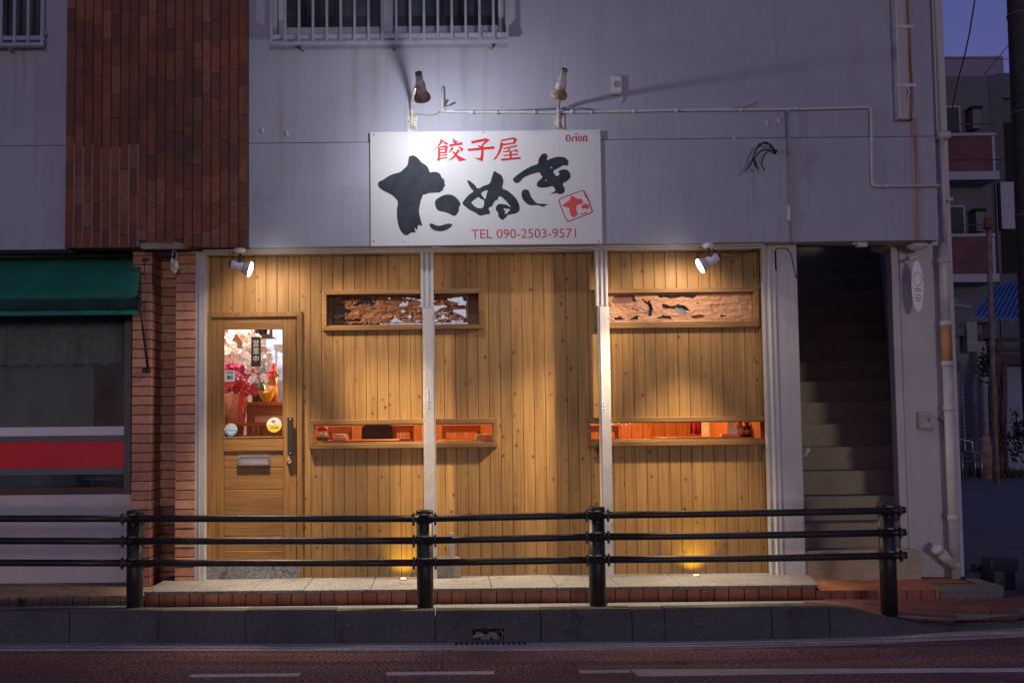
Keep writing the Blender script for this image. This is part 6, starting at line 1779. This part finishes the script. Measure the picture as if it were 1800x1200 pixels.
MB().lathe(((q[0] + q[1]) / 2, .355, zz0 + .0005), (0, 0, 1), [(0, w_), (q[3] - zz0, w_)], 16).build('jar_body', plain('jar_white', (.40, .40, .44), .5), t)
MB().lathe(((q[0] + q[1]) / 2, .355, q[3] + .001), (0, 0, 1), [(0, w_ * .7), (.03, w_ * .7)], 16).build('lid', plain('jar_lid', (.3, .3, .34), .5), t)
q = rect(92, 833, 138, 845, .44)
tag(MB().box(q[0], q[1], .36, .5, zs1 + .001, q[3]).build('carton', plain('carton', (.17, .16, .17), .8), None, .004, origin=(q[0], .4, zs1)), 'grey carton on the sill below the red stripe of the window', 'carton')
q = rect(154, 834, 222, 842, .36)
tag(MB().tube([(q[0], .30, zs1 + .06), (q[1], .30, zs1 + .06)], .022, 12).tube([(q[0] + .05, .30, zs1 + .0), (q[0] + .05, .30, zs1 + .04)], .008, 8).tube([(q[1] - .05, .30, zs1 + .0), (q[1] - .05, .30, zs1 + .04)], .008, 8).build('towel_rail', plain('pale_tube', (.35, .36, .40), .5), None, origin=(q[0], .3, zs1)), 'pale horizontal tube on the sill at the right end of the left window', 'tube')

# ------------------------------------------------------------------ beside and behind the building
# utility pole
pole_y = .4
pb_, pt_ = at(1801, 1000, pole_y), at(1789, 0, pole_y)
t = thing('utility_pole', 'tall dark concrete utility pole at the right edge beside the lane', 'utility pole', (pb_.x, pole_y, 0))
cm = plain('pole_concrete', (.06, .057, .055), .85, var=.25, scale=20, bmp=.2)
xpole = X(1823, 500, pole_y)
MB().lathe((xpole, pole_y, 0), (0, 0, 1), [(0, .155), (9, .13)], 24).build('shaft', cm, t)
b = MB()
for py in (28, 200, 380, 600): z = Z(1795, py, pole_y); b.lathe((xpole, pole_y, z), (0, 0, 1), [(0, .150), (.012, .150)], 24)
b.build('bands', plain('pole_band', (.24, .24, .24), .5, .4), t)
# loose concrete blocks and kerb stones at the lane side
def block(px0, py0, px1, py1, z, d, label, m='concrete'):
    p = atz((px0 + px1) / 2, py1, z); x0, x1, z0, z1 = rect(px0, py0, px1, py1, p.y)
    tag(MB().box(x0, x1, p.y, p.y + d, z, z1).build('concrete_block', M[m], None, .012, origin=((x0 + x1) / 2, p.y + d / 2, z)), label, 'concrete block', 'concrete blocks beside the lane')
block(1742, 981, 1791, 1004, .13, .2, 'grey concrete block lying on the low stones beside the pole')
block(1698, 1006, 1746, 1026, .02, .25, 'dark low stone at the corner of the lane beside the landing', 'kerb')
block(1748, 1004, 1786, 1036, .0, .25, 'broken upright stone right of the landing edge', 'kerb')
block(1715, 992, 1738, 1006, .10, .1, 'small broken lump of concrete left of the grey block', 'kerb')
# white lane wall with the neighbour's house
YW = 6.0
bgw = plain('lane_plaster', (.20, .21, .25), .8, var=.12, scale=3)
def bgbox(mb, px0, py0, px1, py1, Y, d, zb=None):
    x0, x1, z0, z1 = rect(px0, py0, px1, py1, Y); return mb.box(x0, x1, Y, Y + d, z0 if zb is None else zb, z1)
nh = thing('neighbour_house', 'low plastered house with a dark doorway behind the corner of the building', 'house', at(1720, 835, 20))
bgbox(MB(), 1660, 590, 1722, 836, 20.05, 4, 0).build('wall', plain('grey_plaster', (.17, .175, .19), .85), nh)
bgbox(MB(), 1721.5, 600, 1738, 830, 20.1, 3, 0).build('side_wall', plain('pale_plaster', (.22, .23, .28), .85), nh)
bgbox(MB(), 1640, 572, 1726, 590, 19.8, 4.5).build('eaves', plain('eave_dark', (.10, .10, .11), .8), nh)
bgbox(MB(), 1700, 565, 1718, 618, 19.7, .3).build('unit_box', plain('unit_grey', (.20, .20, .22), .6), nh)
c_ = MB()
for k in range(18):
    z = at(1690, 672 + 6.4 * k, 19.5); c_.ball((X(1691 + .35 * k, 672 + 6.4 * k, 19.5), 19.5, z.z), .025, 8, 6)
c_.tube([(X(1691, 672, 19.5), 19.5, Z(1691, 655, 19.5)), (X(1697, 780, 19.5), 19.5, Z(1697, 785, 19.5))], .006, 6)
tag(c_.build('rain_chain', plain('chain_pale', (.30, .32, .36), .5), None, origin=(X(1691, 672, 19.5), 19.5, Z(1691, 655, 19.5))), 'pale rain chain hanging down the house wall beside the corner', 'rain chain')
# corrugated canopy on the building flank
cn = MB(); n = 26
for k in range(n + 1):
    f = k / n; p = at(1672 + 34 * f * 1.0, 521 + 15 * f, 14 - 0 * f); q = at(1672 + 34 * f, 533 + 5 * f, 13.2)
    w_ = .02 * math.sin(k * 2.2); cn.v += [(p.x, 14, p.z + w_), (q.x, 13.2, q.z + w_)]
for k in range(n): cn.f.append([2 * k, 2 * k + 2, 2 * k + 3, 2 * k + 1]); cn.sm.append(False)
o_ = cn.build('corrugated_canopy', plain('canopy_pale', (.32, .34, .34), .6), None, origin=at(1690, 530, 13.6)); o_.modifiers.new('Solid', 'SOLIDIFY').thickness = .02
tag(o_, 'small pale corrugated canopy beside the building corner', 'canopy')
# blue roofed shed
sh = thing('blue_roof_shed', 'shed with a blue corrugated roof and pale wall beyond the tree trunk', 'shed', at(1765, 780, 22))
rf = MB(); n = 40
for k in range(n + 1):
    f = k / n; a, c = at(1708 + 120 * f, 556 + 5 * f, 21), at(1748 + 110 * f, 502 - 30 * f, 26)
    w_ = .035 * math.sin(k * 2.1); rf.v += [(a.x, 21, a.z + w_), (c.x, 26, c.z + w_)]
for k in range(n): rf.f.append([2 * k, 2 * k + 2, 2 * k + 3, 2 * k + 1]); rf.sm.append(False)
o_ = rf.build('roof', plain('blue_sheet', (.06, .14, .34), .5, var=.25, scale=1.2), sh); o_.modifiers.new('Solid', 'SOLIDIFY').thickness = .03
bgbox(MB(), 1739, 636, 1860, 836, 22.5, 3, 0).build('wall', plain('shed_blue_grey', (.19, .22, .32), .8), sh)
bgbox(MB(), 1712, 566, 1745, 640, 22.0, 2).build('dark_gable', plain('gable_dark', (.05, .045, .05), .8), sh)
b = MB(); bgbox(b, 1745, 592, 1860, 598, 21.6, .3); bgbox(b, 1745, 610, 1860, 616, 21.6, .3); bgbox(b, 1745, 622, 1860, 640, 21.7, .4)
b.build('beams', plain('beam_dark', (.045, .04, .045), .8), sh)
# trunk with creepers
tr = thing('bare_tree', 'bare vine covered tree trunk standing beside the lane', 'tree', atz(1746, 838, 0))
bark = plain('bark', (.075, .055, .05), .95, var=.45, scale=8, bmp=.6)
yt = 19.0
MB().tube([at(1748, 842, yt), at(1749, 760, yt), at(1746, 690, yt), at(1750, 640, yt), at(1757, 600, yt)], [.17, .13, .12, .13, .07], 12).build('trunk', bark, tr)
MB().tube([at(1765, 842, yt + .3), at(1762, 760, yt + .2), at(1763, 680, yt + .1), at(1766, 636, yt)], [.12, .10, .10, .05], 10).build('second_stem', bark, tr)
b = MB(); rr = random.Random(31)
for k in range(22):
    px = rr.uniform(1738, 1768); pts = []
    for i in range(6): pts.append(at(px + rr.uniform(-4, 4), 835 - i * rr.uniform(25, 42), yt - .2 + rr.uniform(-.1, .1)))
    b.tube(pts, [.03, .025, .02, .02, .015, .008], 6)
b.build('vines', plain('dry_vine', (.10, .075, .06), .95, var=.4), tr)
b = MB()
for i in range(300):
    p = at(1730 + rr.gauss(0, 6), 640 + rr.gauss(0, 14), yt - .3 + rr.uniform(-.15, .15)) if i < 120 else at(1787 + rr.gauss(0, 7), 770 + rr.gauss(0, 22), yt - .5 + rr.uniform(-.2, .2))
    a, s = rr.random() * 6.3, rr.uniform(.04, .09)
    b.add([p + Vector((math.cos(a) * s, 0, math.sin(a) * s)), p + Vector((0, -s * .5, s * .4)), p - Vector((math.cos(a) * s, 0, math.sin(a) * s)), p + Vector((0, s * .5, -s * .3))], [(0, 1, 2, 3)])
b.build('leaves', plain('dark_leaf', (.03, .035, .03), .9, var=.4), tr)
# rusty sign post in the lane
rp0, rp1 = at(1745, 640, 16), at(1737, 388, 16)
t = thing('rusty_post', 'thin rusty post with a rusty head rising beside the lane', 'post', (rp0.x, 16, 0))
MB().tube([(rp0.x, 16, 0), tuple(rp0), tuple(at(1741, 520, 16)), tuple(rp1)], .055, 10).build('shaft', plain('rust_post', (.20, .13, .12), .8, var=.3, scale=6), t)
MB().tube([at(1736, 402, 15.9), at(1736, 384, 15.9)], .09, 8).build('head', plain('rust_head', (.16, .05, .03), .8), t)
# two garden chairs
def garden_chair(px, py, Y, s, label):
    p = at(px, py, Y); p.z = 0
    t = thing('garden_chair', label, 'chair', p, 'garden chairs in the lane'); mt = plain('chair_tube', (.34, .35, .38), .35, .7)
    for x in (-.22, .22):
        MB().tube([p + Vector((x * s, -.2, 0)), p + Vector((x * s, -.22, .62 * s)), p + Vector((x * s, .22, .64 * s)), p + Vector((x * s, .28, .0))], .018, 8).build('leg', mt, t)
    MB().tube([p + Vector((-.22 * s, .22, .45 * s)), p + Vector((-.24 * s, .28, .86 * s)), p + Vector((0, .3, .93 * s)), p + Vector((.24 * s, .28, .86 * s)), p + Vector((.22 * s, .22, .45 * s))], .018, 8).build('back_frame', mt, t)
    MB().box(p.x - .21 * s, p.x + .21 * s, p.y - .2, p.y + .2, .42 * s, .45 * s).build('seat', plain('chair_seat', (.07, .075, .09), .8), t, .01)
garden_chair(1702, 820, 18.2, 1.0, 'tubular metal chair nearest the building corner in the lane')
garden_chair(1724, 822, 18.6, 1.0, 'tubular metal chair in front of the tree trunk')
p = at(1732, 780, 18.4)
tag(MB().lathe((p.x, 18.4, 0), (0, 0, 1), [(0, .12), (.5, .14), (.95, .12), (1.05, .02)], 14).build('covered_sack', plain('sack', (.24, .15, .13), .9, var=.4, scale=5), None, origin=(p.x, 18.4, 0)), 'upright reddish sack between the garden chair and the tree', 'sack')
b = MB(); rr = random.Random(41)
for i in range(700):
    p = atz(rr.uniform(1698, 1775), 836, 0); p = Vector((p.x, 18.6 + rr.uniform(0, 1.2), 0)); a = rr.random() * 6.3; h = rr.uniform(.06, .28)
    b.add([p, p + Vector((.03, 0, 0)), p + Vector((math.cos(a) * h * .4, math.sin(a) * .1, h))], [(0, 1, 2)])
tag(b.build('rough_grass', plain('rough_grass', (.035, .05, .025), .9, var=.4), None), None, None, None, 'stuff')
# apartment block
AY = 32.0
ap = thing('apartment_building', 'grey apartment block with maroon balcony fronts beyond the lane', 'building', at(1715, 700, AY))
apw = plain('apartment_wall', (.105, .105, .135), .85, var=.12, scale=.8); apl = plain('apartment_pale', (.30, .30, .38), .8, var=.08)
mar = plain('maroon_tile', (.105, .042, .055), .8, var=.2, scale=2)
def bgp(name, m_, *boxes, parent=None):
    b = MB()
    for bx in boxes: bgbox(b, *bx)
    return b.build(name, m_, parent or ap)
bgp('wall', apw, (1580, 135, 1748, 720, AY, 6, 0))
bgp('side_wing', plain('wing_dark', (.085, .09, .125), .85), (1748.5, 132, 1772, 720, AY + .8, 6, 0), (1772.5, 172, 1860, 720, AY + 1.6, 6, 0))
bgp('upper_storey', apw, (1757, 128, 1860, 172, AY + 1.4, 5))
bgp('white_panel', plain('white_panel', (.34, .34, .44), .8), (1760, 320, 1784, 402, AY + .5, .2))
bgp('dark_recess', M['dark'], (1764, 215, 1784, 318, AY + 1.5, .05)); bgp('dark_recess', M['dark'], (1762, 404, 1790, 480, AY + .75, .03))
for (t_, b_, cb) in ((234, 301, 316), (411, 481, 496), (590, 650, 665)):
    bal = bgp('balcony', mar, (1580, t_ + 4, 1744, b_, AY - 1.2, .15))
    bgp('balcony_trim', apl, (1580, t_, 1750, t_ + 5, AY - 1.25, .3), (1744.5, t_ + 5.5, 1749.5, b_, AY - 1.22, .3), (1580, b_ + .5, 1757, cb, AY - 1.25, 1.25), parent=bal)
for (x0, y0, x1, y1) in ((1660, 186, 1686, 233), (1664, 361, 1694, 410)):
    w_ = bgp('window', apl, (x0, y0, x1 + 3, y1, AY - .06, .05))
    bgp('pane', plain('pane_dark', (.02, .03, .035), .7), (x0, y0 + 3, x1, y1, AY - .09, .025), parent=w_)
for (x0, y0) in ((1710, 186), (1716, 366)):
    b = MB(); bgbox(b, x0, y0 + 6, x0 + 14, y0 + 40, AY - .5, .4); o_ = b.build('air_conditioner', plain('ac_grey', (.12, .12, .14), .7), ap)
    b = MB(); bgbox(b, x0 - 2, y0, x0 + 18, y0 + 5, AY - .55, .45); b.build('hood', M['dark'], o_)
b = MB()
for y_ in (218, 395): b.tube([at(1668, y_, AY - 1.1), at(1748, y_, AY - 1.1)], .02, 6)
b.build('handrail', plain('rail_dark', (.06, .06, .07), .6), ap)
bgp('drain_pipe', plain('drain_dark', (.06, .07, .10), .6), (1757, 320, 1759.5, 700, AY - .1, .1))
# far buildings
fb = thing('far_building', 'pale distant building peeping over the apartment roof', 'building', at(1700, 400, 60))
bgbox(MB(), 1500, 100, 1776, 700, 60, 6, 0).build('wall', plain('far_pale', (.20, .19, .30), .9), fb)
# overhead wires
def wire(pts, r_, label):
    P = [at(px, py, Y) for px, py, Y in pts]
    tag(MB().tube(P, r_, 6).build('overhead_wire', M['cable'], None, origin=P[0]), label, 'wire', 'overhead wires above the lane')
wire([(1716, -20, 12), (1712, 10, 12), (1704, 60, 12.5), (1694, 105, 13), (1684, 140, 14), (1674, 190, 16)], .014, 'thick black wire dropping steeply beside the building corner')
wire([(1655, 103, 20), (1720, 103, 20), (1800, 105, 20)], .010, 'thin level wire crossing the sky above the apartment roof')
wire([(1730, 132, 20), (1760, 95, 20), (1800, 45, 20)], .010, 'thin slanting wire rising to the utility pole')
wire([(1640, 282, 24), (1720, 281, 24), (1800, 281, 24)], .014, 'level wire passing in front of the upper maroon balcony')
wire([(1668, 322, 24), (1720, 322, 24), (1800, 312, 24)], .012, 'wire passing just below the upper balcony slab')
